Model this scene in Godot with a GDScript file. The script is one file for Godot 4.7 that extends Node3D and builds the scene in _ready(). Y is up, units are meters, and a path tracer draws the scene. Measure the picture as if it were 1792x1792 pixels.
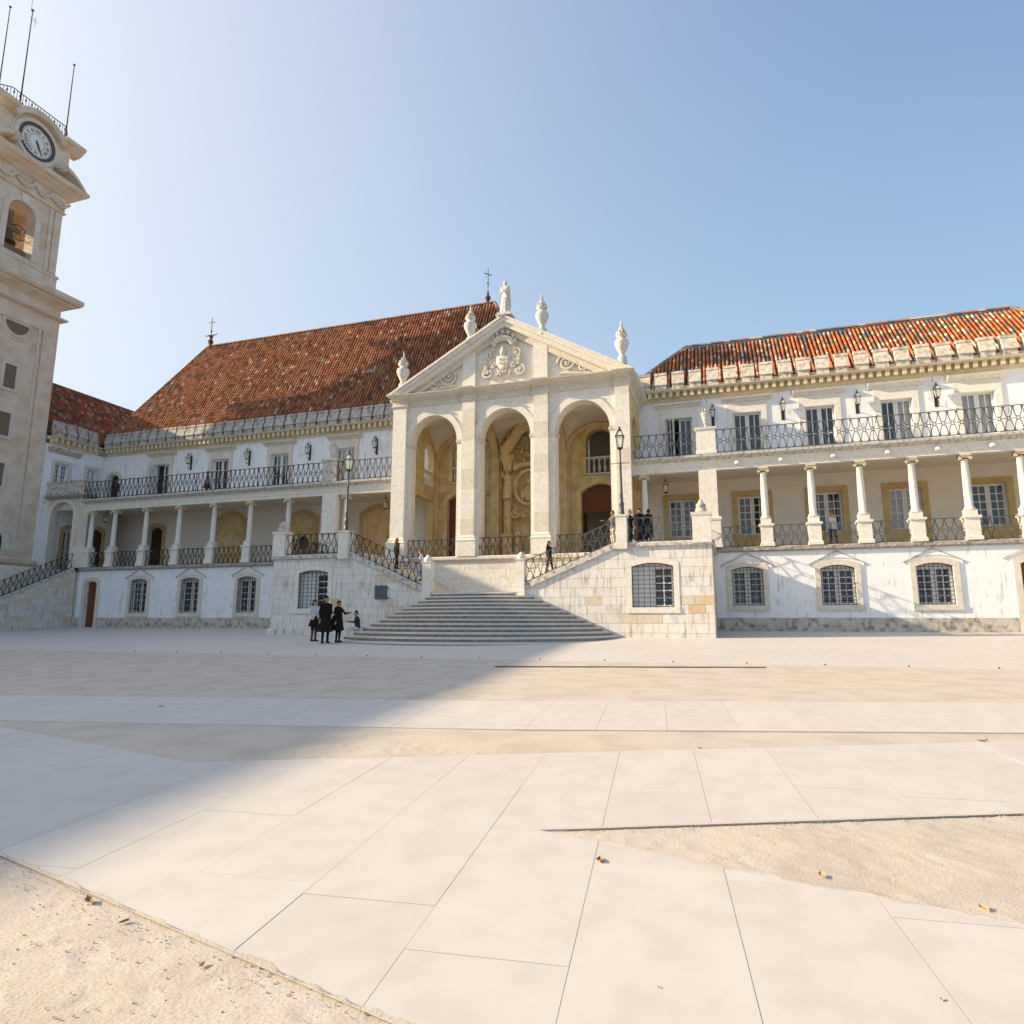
extends Node3D
# Courtyard of an old university palace. Metres; the camera stands at the origin, x runs along the facade, depth is -z.

var M := {}
var taken := {}
var rng := RandomNumberGenerator.new()
var UP := Vector3.UP
var ID := Transform3D()

# ------------------------------------------------------------------ small helpers
func V(x: float, y: float, zd: float) -> Vector3:
	return Vector3(x, y, -zd)
func L(r: float, g: float, b: float) -> Color:
	return Color(r, g, b).linear_to_srgb()
func front(zd: float) -> Transform3D:            # u = x, v = y, n = towards the viewer
	return Transform3D(Basis(), Vector3(0, 0, -zd))
func side(x: float) -> Transform3D:              # faces +x; u = depth
	return Transform3D(Basis(Vector3(0, 0, -1), UP, Vector3(1, 0, 0)), Vector3(x, 0, 0))
func side_neg(x: float) -> Transform3D:          # faces -x; u = minus depth
	return Transform3D(Basis(Vector3(0, 0, 1), UP, Vector3(-1, 0, 0)), Vector3(x, 0, 0))
func gy(zd: float) -> float:                     # height of the courtyard, which climbs towards the facade
	return -0.82 + 0.0473 * (zd - 32.0) if zd > 32.0 else -0.82 - 0.0285 * (32.0 - zd)
func numbered(n: String) -> String:
	var k: int = taken.get(n, 0)
	taken[n] = k + 1
	return n if k == 0 else "%s_%03d" % [n, k]
func thing(called: String, label: String, category: String, group := "", at := Vector3.ZERO, turn := 0.0) -> Node3D:
	var o := Node3D.new()
	o.name = numbered(called)
	add_child(o)
	o.position = at
	o.rotation.y = turn
	tag(o, label, category, group)
	return o
func tag(o: Node3D, label: String, category := "", group := "", kind := "") -> Node3D:
	if label: o.set_meta("label", label)
	if category: o.set_meta("category", category)
	if group: o.set_meta("group", group)
	if kind: o.set_meta("kind", kind)
	return o
func group_node(called: String, parent: Node3D) -> Node3D:
	var o := Node3D.new()
	o.name = called
	parent.add_child(o, true)
	return o
func again(o: Node3D, label: String, at: Vector3, turn := 0.0) -> Node3D:   # a copy of a thing under the next number
	var c: Node3D = o.duplicate()
	c.name = numbered(String(o.name))
	add_child(c)
	c.position = at
	c.rotation.y = turn
	c.set_meta("label", label)
	return c
func S(smooth := false) -> SurfaceTool:
	var s := SurfaceTool.new()
	s.begin(Mesh.PRIMITIVE_TRIANGLES)
	s.set_smooth_group(0 if smooth else -1)
	return s
func mesh_of(s: SurfaceTool) -> ArrayMesh:
	s.generate_normals()
	return s.commit()
func inst(called: String, mesh: Mesh, m: Material, parent: Node3D, t := Transform3D()) -> MeshInstance3D:
	var o := MeshInstance3D.new()
	o.name = called if parent != self else numbered(called)
	o.mesh = mesh
	o.material_override = m
	o.transform = t
	parent.add_child(o, true)
	return o
func put(called: String, s: SurfaceTool, m: Material, parent: Node3D) -> MeshInstance3D:
	return inst(called, mesh_of(s), m, parent)
func structure(called: String, s: SurfaceTool, m: Material) -> MeshInstance3D:
	var o := put(called, s, m, self)
	o.set_meta("kind", "structure")
	return o
func pick(a: Array) -> Variant:
	return a[rng.randi() % a.size()]

# ------------------------------------------------------------------ shapes
func tri(s: SurfaceTool, a: Vector3, b: Vector3, c: Vector3) -> void:   # counter-clockwise from outside
	s.add_vertex(a); s.add_vertex(c); s.add_vertex(b)
func quad(s: SurfaceTool, t: Transform3D, a: Vector3, b: Vector3, c: Vector3, d: Vector3) -> void:
	var A := t * a; var B := t * b; var C := t * c; var D := t * d
	s.add_vertex(A); s.add_vertex(C); s.add_vertex(B)
	s.add_vertex(A); s.add_vertex(D); s.add_vertex(C)
func box(s: SurfaceTool, t: Transform3D, u0: float, u1: float, v0: float, v1: float, n0: float, n1: float) -> void:
	var p := [Vector3(u0, v0, n0), Vector3(u1, v0, n0), Vector3(u1, v1, n0), Vector3(u0, v1, n0), Vector3(u0, v0, n1), Vector3(u1, v0, n1), Vector3(u1, v1, n1), Vector3(u0, v1, n1)]
	for f in [[4, 5, 6, 7], [1, 0, 3, 2], [5, 1, 2, 6], [0, 4, 7, 3], [7, 6, 2, 3], [0, 1, 5, 4]]:
		quad(s, t, p[f[0]], p[f[1]], p[f[2]], p[f[3]])
func area(p: PackedVector2Array) -> float:
	var a := 0.0
	for i in p.size():
		a += p[i].cross(p[(i + 1) % p.size()])
	return a / 2
func prism(s: SurfaceTool, t: Transform3D, poly: PackedVector2Array, n0: float, n1: float, back := true) -> void:
	var p := poly
	if area(p) < 0:
		p = poly.duplicate(); p.reverse()
	var ix := Geometry2D.triangulate_polygon(p)
	for i in range(0, ix.size(), 3):
		var a := p[ix[i]]; var b := p[ix[i + 1]]; var c := p[ix[i + 2]]
		if (b - a).cross(c - a) < 0:
			var q := b; b = c; c = q
		tri(s, t * Vector3(a.x, a.y, n1), t * Vector3(b.x, b.y, n1), t * Vector3(c.x, c.y, n1))
		if back:
			tri(s, t * Vector3(a.x, a.y, n0), t * Vector3(c.x, c.y, n0), t * Vector3(b.x, b.y, n0))
	for i in p.size():
		var a := p[i]; var b := p[(i + 1) % p.size()]
		quad(s, t, Vector3(a.x, a.y, n0), Vector3(b.x, b.y, n0), Vector3(b.x, b.y, n1), Vector3(a.x, a.y, n1))
func mould(s: SurfaceTool, t: Transform3D, u0: float, u1: float, prof: Array) -> void:   # profile of [n, v] swept along u, with end caps
	var b := Basis(t.basis.z, t.basis.y, -t.basis.x)      # u' = n, v' = v, n' = -u
	var p := PackedVector2Array()
	for q in prof: p.append(Vector2(q[0], q[1]))
	prism(s, Transform3D(b, t.origin), p, -u1, -u0)
func op(u0: float, u1: float, v0: float, v1: float, rise := 0.0) -> Dictionary:
	return {"u0": u0, "u1": u1, "v0": v0, "v1": v1, "rise": rise}
func arch_y(o: Dictionary, u: float) -> float:
	if o.rise == 0.0: return o.v1
	var hw: float = (o.u1 - o.u0) / 2
	var x := clampf((u - (o.u0 + o.u1) / 2) / hw, -1, 1)
	return o.v1 + o.rise * (sqrt(maxf(0, 1 - x * x)) if o.rise > 0.55 * hw else 1 - x * x)
func outline(o: Dictionary, grow := 0.0, foot := 0.0) -> PackedVector2Array:   # bottom left, up and over the arch, to bottom right
	var e := op(o.u0 - grow, o.u1 + grow, o.v0 - foot, o.v1, o.rise + grow)
	if o.rise == 0.0: e = op(o.u0 - grow, o.u1 + grow, o.v0 - foot, o.v1 + grow, 0)
	elif o.rise <= 0.55 * (o.u1 - o.u0) / 2: e = op(o.u0 - grow, o.u1 + grow, o.v0 - foot, o.v1 + grow * 0.8, o.rise + grow * 0.2)
	var p := PackedVector2Array([Vector2(e.u0, e.v0)])
	var n := 1 if o.rise == 0.0 else 18
	for i in n + 1:
		var f := float(i) / n
		var u: float = lerpf(e.u0, e.u1, 0.5 - 0.5 * cos(PI * f))
		var hw: float = (o.u1 - o.u0) / 2
		if o.rise == 0.0: p.append(Vector2(u, e.v1))
		else:
			var x: float = clampf((u - (e.u0 + e.u1) / 2) / ((e.u1 - e.u0) / 2), -1, 1)
			p.append(Vector2(u, e.v1 + e.rise * (sqrt(maxf(0, 1 - x * x)) if o.rise > 0.55 * hw else 1 - x * x)))
	p.append(Vector2(e.u1, e.v0))
	return p
func band(s: SurfaceTool, t: Transform3D, a: PackedVector2Array, b: PackedVector2Array, n0: float, n1: float) -> void:  # strip between inner a and outer b
	for i in a.size() - 1:
		var A := a[i]; var B := a[i + 1]; var C := b[i + 1]; var D := b[i]
		quad(s, t, Vector3(A.x, A.y, n1), Vector3(B.x, B.y, n1), Vector3(C.x, C.y, n1), Vector3(D.x, D.y, n1))
		quad(s, t, Vector3(B.x, B.y, n0), Vector3(B.x, B.y, n1), Vector3(A.x, A.y, n1), Vector3(A.x, A.y, n0))
		quad(s, t, Vector3(D.x, D.y, n0), Vector3(D.x, D.y, n1), Vector3(C.x, C.y, n1), Vector3(C.x, C.y, n0))
	for i in [0, a.size() - 1]:
		quad(s, t, Vector3(a[i].x, a[i].y, n0), Vector3(a[i].x, a[i].y, n1), Vector3(b[i].x, b[i].y, n1), Vector3(b[i].x, b[i].y, n0))
func wall(s: SurfaceTool, t: Transform3D, u0: float, u1: float, v0: float, v1: float, th: float, ops: Array) -> void:
	var cuts := [u0, u1]
	for o in ops: cuts.append(o.u0); cuts.append(o.u1)
	cuts.sort()
	for i in cuts.size() - 1:
		var a: float = cuts[i]; var b: float = cuts[i + 1]
		if b - a < 0.001: continue
		var here := ops.filter(func(o): return o.u0 < (a + b) / 2 and o.u1 > (a + b) / 2)
		here.sort_custom(func(p, q): return p.v0 < q.v0)
		var n := 16 if here.any(func(o): return o.rise > 0) else 1
		for k in n:
			var p := lerpf(a, b, 0.5 - 0.5 * cos(PI * k / n)); var q := lerpf(a, b, 0.5 - 0.5 * cos(PI * (k + 1) / n))
			var lo_p := v0; var lo_q := v0
			for o in here + [null]:
				var hi: float = v1 if o == null else o.v0
				if hi > minf(lo_p, lo_q) + 0.0005:
					quad(s, t, Vector3(p, lo_p, 0), Vector3(q, lo_q, 0), Vector3(q, hi, 0), Vector3(p, hi, 0))
					quad(s, t, Vector3(q, lo_q, -th), Vector3(p, lo_p, -th), Vector3(p, hi, -th), Vector3(q, hi, -th))
				if o != null:
					lo_p = arch_y(o, p); lo_q = arch_y(o, q)
	for o in ops:
		var p := outline(o)
		for i in p.size() - 1:
			var A := p[i]; var B := p[i + 1]
			quad(s, t, Vector3(A.x, A.y, -th), Vector3(A.x, A.y, 0), Vector3(B.x, B.y, 0), Vector3(B.x, B.y, -th))
		quad(s, t, Vector3(o.u0, o.v0, 0), Vector3(o.u0, o.v0, -th), Vector3(o.u1, o.v0, -th), Vector3(o.u1, o.v0, 0))
	quad(s, t, Vector3(u0, v0, -th), Vector3(u0, v0, 0), Vector3(u0, v1, 0), Vector3(u0, v1, -th))
	quad(s, t, Vector3(u1, v0, 0), Vector3(u1, v0, -th), Vector3(u1, v1, -th), Vector3(u1, v1, 0))
	quad(s, t, Vector3(u0, v1, 0), Vector3(u1, v1, 0), Vector3(u1, v1, -th), Vector3(u0, v1, -th))
func lathe(s: SurfaceTool, at: Vector3, prof: Array, seg := 14, sx := 1.0, sz := 1.0) -> void:
	for i in prof.size() - 1:
		var p: Array = prof[i]; var q: Array = prof[i + 1]
		for k in seg:
			var a := TAU * k / seg; var b := TAU * (k + 1) / seg
			var A := at + Vector3(cos(a) * p[0] * sx, p[1], sin(a) * p[0] * sz); var B := at + Vector3(cos(b) * p[0] * sx, p[1], sin(b) * p[0] * sz)
			var C := at + Vector3(cos(b) * q[0] * sx, q[1], sin(b) * q[0] * sz); var D := at + Vector3(cos(a) * q[0] * sx, q[1], sin(a) * q[0] * sz)
			if p[0] > 0.0001: tri(s, A, C, B)
			if q[0] > 0.0001: tri(s, A, D, C)
func block(s: SurfaceTool, x0: float, x1: float, z0: float, z1: float, prof: Array) -> void:   # square moulding: profile of [offset, y] round a rectangle given in depth
	for i in prof.size() - 1:
		var o: float = prof[i][0]; var y: float = prof[i][1]; var o2: float = prof[i + 1][0]; var y2: float = prof[i + 1][1]
		var a := [V(x0 - o, y, z0 - o), V(x1 + o, y, z0 - o), V(x1 + o, y, z1 + o), V(x0 - o, y, z1 + o)]
		var b := [V(x0 - o2, y2, z0 - o2), V(x1 + o2, y2, z0 - o2), V(x1 + o2, y2, z1 + o2), V(x0 - o2, y2, z1 + o2)]
		for k in 4: quad(s, ID, a[k], a[(k + 1) % 4], b[(k + 1) % 4], b[k])
	var e: Array = prof[-1]; var f: Array = prof[0]
	quad(s, ID, V(x0 - e[0], e[1], z0 - e[0]), V(x1 + e[0], e[1], z0 - e[0]), V(x1 + e[0], e[1], z1 + e[0]), V(x0 - e[0], e[1], z1 + e[0]))
	quad(s, ID, V(x0 - f[0], f[1], z1 + f[0]), V(x1 + f[0], f[1], z1 + f[0]), V(x1 + f[0], f[1], z0 - f[0]), V(x0 - f[0], f[1], z0 - f[0]))
func tube(s: SurfaceTool, pts: Array, r: float, sides := 5, r_end := -1.0) -> void:
	var rings := []
	var r1 := r if r_end < 0 else r_end
	var nrm := Vector3.ZERO
	for i in pts.size():
		var d: Vector3 = (pts[mini(i + 1, pts.size() - 1)] - pts[maxi(i - 1, 0)]).normalized()
		if i == 0: nrm = d.cross(Vector3.UP if absf(d.y) < 0.9 else Vector3.RIGHT).normalized()
		nrm = (nrm - d * nrm.dot(d)).normalized()
		var bi := d.cross(nrm)
		var rr := lerpf(r, r1, float(i) / maxi(1, pts.size() - 1))
		var ring := []
		for k in sides:
			var a := TAU * (k + 0.5) / sides
			ring.append(pts[i] + (nrm * cos(a) + bi * sin(a)) * rr)
		rings.append(ring)
	for i in rings.size() - 1:
		for k in sides:
			var j := (k + 1) % sides
			quad(s, ID, rings[i][k], rings[i][j], rings[i + 1][j], rings[i + 1][k])
	for k in range(1, sides - 1):
		tri(s, rings[0][0], rings[0][k + 1], rings[0][k])
		tri(s, rings[-1][0], rings[-1][k], rings[-1][k + 1])
func bar(s: SurfaceTool, a: Vector3, b: Vector3, r: float) -> void:
	tube(s, [a, b], r * 1.3, 4)
func egg(s: SurfaceTool, c: Vector3, rx: float, ry: float, rz: float, n := 8) -> void:
	var prof := []
	for i in n / 2 + 2:
		var a := -PI / 2 + PI * i / (n / 2 + 1)
		prof.append([maxf(cos(a), 0.0), sin(a)])
	for i in prof.size() - 1:
		for k in n:
			var a := TAU * k / n; var b := TAU * (k + 1) / n
			var P := func(ang: float, q: Array) -> Vector3: return c + Vector3(cos(ang) * q[0] * rx, q[1] * ry, sin(ang) * q[0] * rz)
			if prof[i][0] > 0.001: tri(s, P.call(a, prof[i]), P.call(b, prof[i + 1]), P.call(b, prof[i]))
			if prof[i + 1][0] > 0.001: tri(s, P.call(a, prof[i]), P.call(a, prof[i + 1]), P.call(b, prof[i + 1]))
func spiral(s: SurfaceTool, t: Transform3D, c: Vector2, r: float, turns: float, start: float, hand: float, th: float, n := 0.1) -> void:
	var pts := []
	var k := int(turns * 14)
	for i in k + 1:
		var f := float(i) / k
		var a := start + hand * TAU * turns * f
		pts.append(t * Vector3(c.x + cos(a) * r * (1 - 0.86 * f), c.y + sin(a) * r * (1 - 0.86 * f), n + 0.04 * f))
	tube(s, pts, th, 6, th * 0.55)
	egg(s, t * Vector3(c.x, c.y, n + 0.05), th * 1.1, th * 1.1, th * 1.1, 6)

# ------------------------------------------------------------------ materials
func ramp_tex(seed_: int, freq: float, octaves: int, cols: Array, at := [], ridged := false, size := 512) -> NoiseTexture2D:
	var n := FastNoiseLite.new()
	n.noise_type = FastNoiseLite.TYPE_SIMPLEX_SMOOTH
	n.seed = seed_
	n.frequency = freq
	n.fractal_octaves = octaves
	if ridged: n.fractal_type = FastNoiseLite.FRACTAL_RIDGED
	var g := Gradient.new()
	var off := PackedFloat32Array(); var cc := PackedColorArray()
	for i in cols.size():
		off.append(at[i] if at else float(i) / (cols.size() - 1))
		cc.append(cols[i])
	g.offsets = off; g.colors = cc
	var t := NoiseTexture2D.new()
	t.width = size; t.height = size
	t.seamless = true
	t.noise = n
	t.color_ramp = g
	return t
var fine: NoiseTexture2D
var streaks: NoiseTexture2D
var bumps: NoiseTexture2D
func mk(called: String, cols: Array, per: float, rough := 0.85, bump := 0.0, detail: Texture2D = null, dscale := Vector3.ONE, vc := false, at := [], seed_ := 3) -> StandardMaterial3D:
	var m := StandardMaterial3D.new()
	m.resource_name = called
	m.roughness = rough
	m.metallic_specular = 0.35
	if cols.size() == 1: m.albedo_color = cols[0]
	else: m.albedo_texture = ramp_tex(seed_ + called.length() * 7, 0.011, 5, cols, at)
	m.uv1_triplanar = true; m.uv1_world_triplanar = true
	m.uv1_scale = Vector3.ONE / per
	m.uv1_triplanar_sharpness = 4.0
	if bump > 0:
		m.heightmap_enabled = true
		m.heightmap_texture = bumps
		m.heightmap_scale = bump
	if detail:
		m.detail_enabled = true
		m.detail_blend_mode = BaseMaterial3D.BLEND_MODE_MUL
		m.detail_uv_layer = BaseMaterial3D.DETAIL_UV_2
		m.detail_albedo = detail
		m.uv2_triplanar = true; m.uv2_world_triplanar = true
		m.uv2_scale = dscale
	m.vertex_color_use_as_albedo = vc
	M[called] = m
	return m
func plain(called: String, c: Color, rough := 0.7, metal := 0.0) -> StandardMaterial3D:
	var m := StandardMaterial3D.new()
	m.resource_name = called
	m.albedo_color = c; m.roughness = rough; m.metallic = metal
	M[called] = m
	return m
func materials() -> void:
	fine = ramp_tex(11, 0.03, 5, [L(.86, .86, .86), L(.95, .95, .95), L(1, 1, 1)], [0.2, 0.5, 0.8])
	bumps = ramp_tex(17, 0.03, 5, [Color.BLACK, Color.WHITE], [0.15, 0.85])
	streaks = ramp_tex(23, 0.022, 6, [L(.60, .60, .60), L(.86, .86, .86), L(1, 1, 1), L(1, 1, 1)], [0.14, 0.28, 0.44, 1.0])
	var soft := ramp_tex(47, 0.02, 6, [L(.945, .94, .93), L(.985, .985, .98), L(1, 1, 1)], [0.2, 0.45, 0.7])
	var lichen := ramp_tex(29, 0.016, 7, [L(.44, .42, .38), L(.74, .72, .69), L(.95, .95, .94), L(1, 1, 1)], [0.2, 0.36, 0.52, .8])
	var fine3 := Vector3(.6, .6, .6)
	var str3 := Vector3(.40, .026, .40)
	mk("plaster", [L(.77, .775, .78), L(.80, .80, .805), L(.82, .82, .82)], 7.0, .9, .0, streaks, str3)
	var mask := ramp_tex(61, 0.02, 4, [Color.BLACK, Color.BLACK, Color.WHITE], [0.0, .40, .66])
	M.plaster.detail_mask = mask
	mk("plaster_clean", [L(.76, .755, .74), L(.80, .79, .78), L(.82, .81, .80)], 9.0, .9, .1, fine, fine3)
	mk("loggia_plaster", [L(.74, .68, .59), L(.77, .715, .63), L(.79, .74, .66)], 9.0, .9, .1, fine, fine3)
	mk("loggia_floor", [L(.62, .48, .30), L(.70, .57, .39)], 3.0, .85)
	mk("vault", [L(.79, .69, .53), L(.82, .74, .60)], 7.0, .9, .1, fine, fine3)
	mk("limestone", [L(.62, .555, .45), L(.68, .62, .52), L(.72, .67, .58)], 6.0, .85, .3, fine, Vector3(.25, .25, .25))
	mk("limestone_pale", [L(.72, .665, .57), L(.76, .715, .63), L(.785, .745, .67)], 6.0, .85, .25, fine, Vector3(.25, .25, .25))
	mk("tower_stone", [L(.62, .48, .32), L(.67, .55, .41), L(.70, .61, .49), L(.72, .65, .55)], 9.0, .9, .4, fine, fine3, false, [.15, .4, .6, .85])
	mk("ochre_stone", [L(.50, .34, .12), L(.56, .41, .18), L(.62, .49, .26)], 5.0, .85, .3, fine, fine3)
	mk("gold_stone", [L(.66, .45, .18), L(.72, .54, .26), L(.76, .62, .38)], 5.5, .85, .35, fine, fine3, false, [.2, .5, .8])
	mk("dentil_stone", [L(.62, .50, .29), L(.68, .58, .38), L(.71, .63, .47)], 5.0, .85, .3, fine, fine3)
	mk("weathered", [L(.30, .27, .23), L(.42, .39, .34), L(.54, .50, .44)], 3.0, .95, .6, lichen, Vector3(.5, .5, .5))
	mk("lichen_stone", [L(.50, .46, .39), L(.58, .54, .47), L(.64, .60, .53)], 4.0, .95, .6, lichen, Vector3(.35, .35, .35))
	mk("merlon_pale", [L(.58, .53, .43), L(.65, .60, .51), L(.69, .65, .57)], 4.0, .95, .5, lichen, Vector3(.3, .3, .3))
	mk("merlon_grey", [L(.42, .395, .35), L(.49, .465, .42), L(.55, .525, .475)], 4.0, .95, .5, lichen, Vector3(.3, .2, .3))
	mk("plinth", [L(.44, .40, .34), L(.52, .475, .41), L(.60, .56, .50)], 4.0, .95, .5, lichen, Vector3(.28, .2, .28))
	mk("copings", [L(.52, .50, .46), L(.60, .57, .52), L(.66, .63, .58)], 3.0, .95, .5, lichen, Vector3(.45, .4, .45))
	mk("ashlar_a", [L(.66, .63, .58), L(.71, .68, .635), L(.74, .715, .67)], 4.0, .9, .35, streaks, Vector3(.4, .06, .4))
	mk("ashlar_b", [L(.62, .58, .51), L(.67, .63, .57), L(.71, .675, .62)], 3.6, .9, .35, streaks, Vector3(.4, .06, .4))
	mk("ashlar_c", [L(.60, .49, .35), L(.65, .56, .43), L(.68, .61, .50)], 3.0, .9, .35, fine, fine3)
	mk("ashlar_d", [L(.56, .41, .22), L(.62, .49, .31), L(.66, .56, .42)], 3.0, .9, .35, fine, fine3)
	mk("mortar", [L(.54, .51, .46), L(.60, .57, .52)], 2.0, .95, .3)
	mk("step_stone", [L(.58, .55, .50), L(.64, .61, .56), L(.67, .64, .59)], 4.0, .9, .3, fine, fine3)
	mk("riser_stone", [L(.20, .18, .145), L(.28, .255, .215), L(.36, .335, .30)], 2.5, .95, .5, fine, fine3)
	mk("paving_a", [L(.555, .52, .478), L(.57, .54, .50), L(.585, .555, .52)], 5.0, .75, 0.0, soft, Vector3(.23, .23, .23))
	mk("paving_b", [L(.545, .51, .468), L(.56, .53, .49), L(.575, .545, .51)], 4.2, .77, 0.0, soft, Vector3(.23, .23, .23), false, [], 31)
	mk("paving_c", [L(.565, .53, .488), L(.58, .55, .51), L(.595, .565, .53)], 6.0, .73, 0.0, soft, Vector3(.23, .23, .23), false, [], 57)
	var patches := ramp_tex(43, 0.012, 5, [L(.88, .87, .86), L(.96, .96, .955), L(1, 1, 1)], [0.25, 0.5, 0.75])
	mk("sand", [L(.47, .40, .31), L(.56, .485, .385), L(.60, .53, .435)], 1.1, .98, .11, patches, Vector3(.16, .16, .16), false, [.2, .45, .75])
	M.sand.albedo_texture = ramp_tex(39, 0.10, 5, [L(.46, .40, .33), L(.545, .485, .41), L(.58, .525, .45)], [.22, .42, .75])
	M.sand.heightmap_texture = ramp_tex(41, 0.07, 6, [Color.BLACK, Color.WHITE], [0.2, 0.8])
	mk("roof_bed", [L(.06, .025, .014), L(.10, .040, .02)], 1.5, .95)
	mk("tile", [L(.86, .85, .84), L(1, 1, 1)], 2.2, .85, .1, null, Vector3.ONE, true)
	plain("iron", L(.030, .028, .027), .55, .3)
	plain("iron_grey", L(.10, .098, .092), .5, .4)
	mk("bronze", [L(.09, .055, .03), L(.16, .10, .055)], .8, .6)
	mk("wood_door", [L(.11, .034, .014), L(.19, .064, .026), L(.23, .085, .038)], .5, .55, .2, fine, Vector3(3, .3, 3))
	mk("wood_dark", [L(.035, .02, .012), L(.07, .04, .024)], .6, .6, .2, fine, Vector3(3, .3, 3))
	mk("wood_old", [L(.16, .12, .08), L(.26, .20, .14)], .8, .8, .2, fine, Vector3(.4, 3, .4))
	mk("white_wood", [L(.70, .71, .70), L(.78, .78, .77)], 1.0, .5, 0, fine, Vector3(2, 2, 2))
	plain("curtain", L(.62, .60, .56), .95)
	plain("room", L(.34, .29, .23), .95)
	var g := plain("glass", Color(.10, .12, .16, .10), .03)
	g.transparency = BaseMaterial3D.TRANSPARENCY_ALPHA
	g.metallic_specular = .5
	var lg := plain("lamp_glass", Color(.92, .92, .86, .55), .35)
	lg.transparency = BaseMaterial3D.TRANSPARENCY_ALPHA
	mk("statue_stone", [L(.56, .53, .48), L(.70, .67, .62), L(.76, .73, .69)], .9, .9, .5, lichen, Vector3(.8, .8, .8))
	plain("dial", L(.74, .71, .66), .5)
	plain("rim", L(.075, .058, .046), .5)
	plain("ink", L(.05, .042, .040), .6)
	plain("box_grey", L(.085, .087, .09), .6)
	plain("spout", L(.74, .71, .67), .8)
	plain("leaf_a", L(.46, .28, .13), .8)
	plain("leaf_b", L(.34, .18, .085), .8)
	mk("cloth", [L(.86, .86, .86), L(1, 1, 1)], .4, .9, 0, null, Vector3.ONE, true)
	plain("pebble", L(.46, .37, .27), .9)

# ------------------------------------------------------------------ sky, sun, camera
func sky_tex(sun: Vector3) -> ImageTexture:
	var w := 512; var h := 256
	var im := Image.create(w, h, false, Image.FORMAT_RGBF)
	for j in h:
		var el := (0.5 - (j + 0.5) / h) * PI
		for i in w:
			var az := ((i + 0.5) / w) * TAU
			var d := Vector3(sin(az) * cos(el), sin(el), -cos(az) * cos(el))
			var e := maxf(sin(el), 0.0)
			var c := Vector3(.57, .81, .97).lerp(Vector3(.012, .085, .35), pow(e, .82))
			var cs := d.dot(sun)
			var near := pow(clampf(.5 + .5 * cs, 0, 1), 3.0)
			c = c.lerp(Vector3(.86, .90, .95), clampf(near * 1.15, 0, .85))
			c += Vector3(1.0, .94, .85) * 1.8 * pow(clampf(cs, 0, 1), 12.0)
			if el < 0: c = Vector3(.42, .40, .37)
			im.set_pixel(i, j, Color(c.x, c.y, c.z))
	return ImageTexture.create_from_image(im)
func setup() -> void:
	var cam := Camera3D.new()
	cam.name = "camera"
	cam.fov = 75.95
	cam.near = 0.1
	cam.far = 600
	cam.rotation_order = EULER_ORDER_YXZ
	cam.rotation_degrees = Vector3(9.354, 17.933, 0.045)
	add_child(cam)
	cam.current = true
	var travel := Vector3(3.9, -1.638, -1.0).normalized()
	var sun := DirectionalLight3D.new()
	sun.name = "sun"
	sun.basis = Basis.looking_at(travel)
	sun.light_color = Color(1.0, .90, .745)
	sun.light_energy = 1.6
	sun.light_angular_distance = 0.55
	sun.shadow_enabled = true
	add_child(sun)
	var env := Environment.new()
	env.background_mode = Environment.BG_SKY
	var sky := Sky.new()
	var sm := PanoramaSkyMaterial.new()
	sm.panorama = sky_tex(-travel)
	sky.sky_material = sm
	env.sky = sky
	env.background_energy_multiplier = 0.63
	env.tonemap_mode = Environment.TONE_MAPPER_LINEAR
	env.tonemap_exposure = 1.78
	env.sdfgi_enabled = true
	env.ssao_enabled = true
	env.ssil_enabled = true
	var we := WorldEnvironment.new()
	we.name = "world"
	we.environment = env
	add_child(we)

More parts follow.
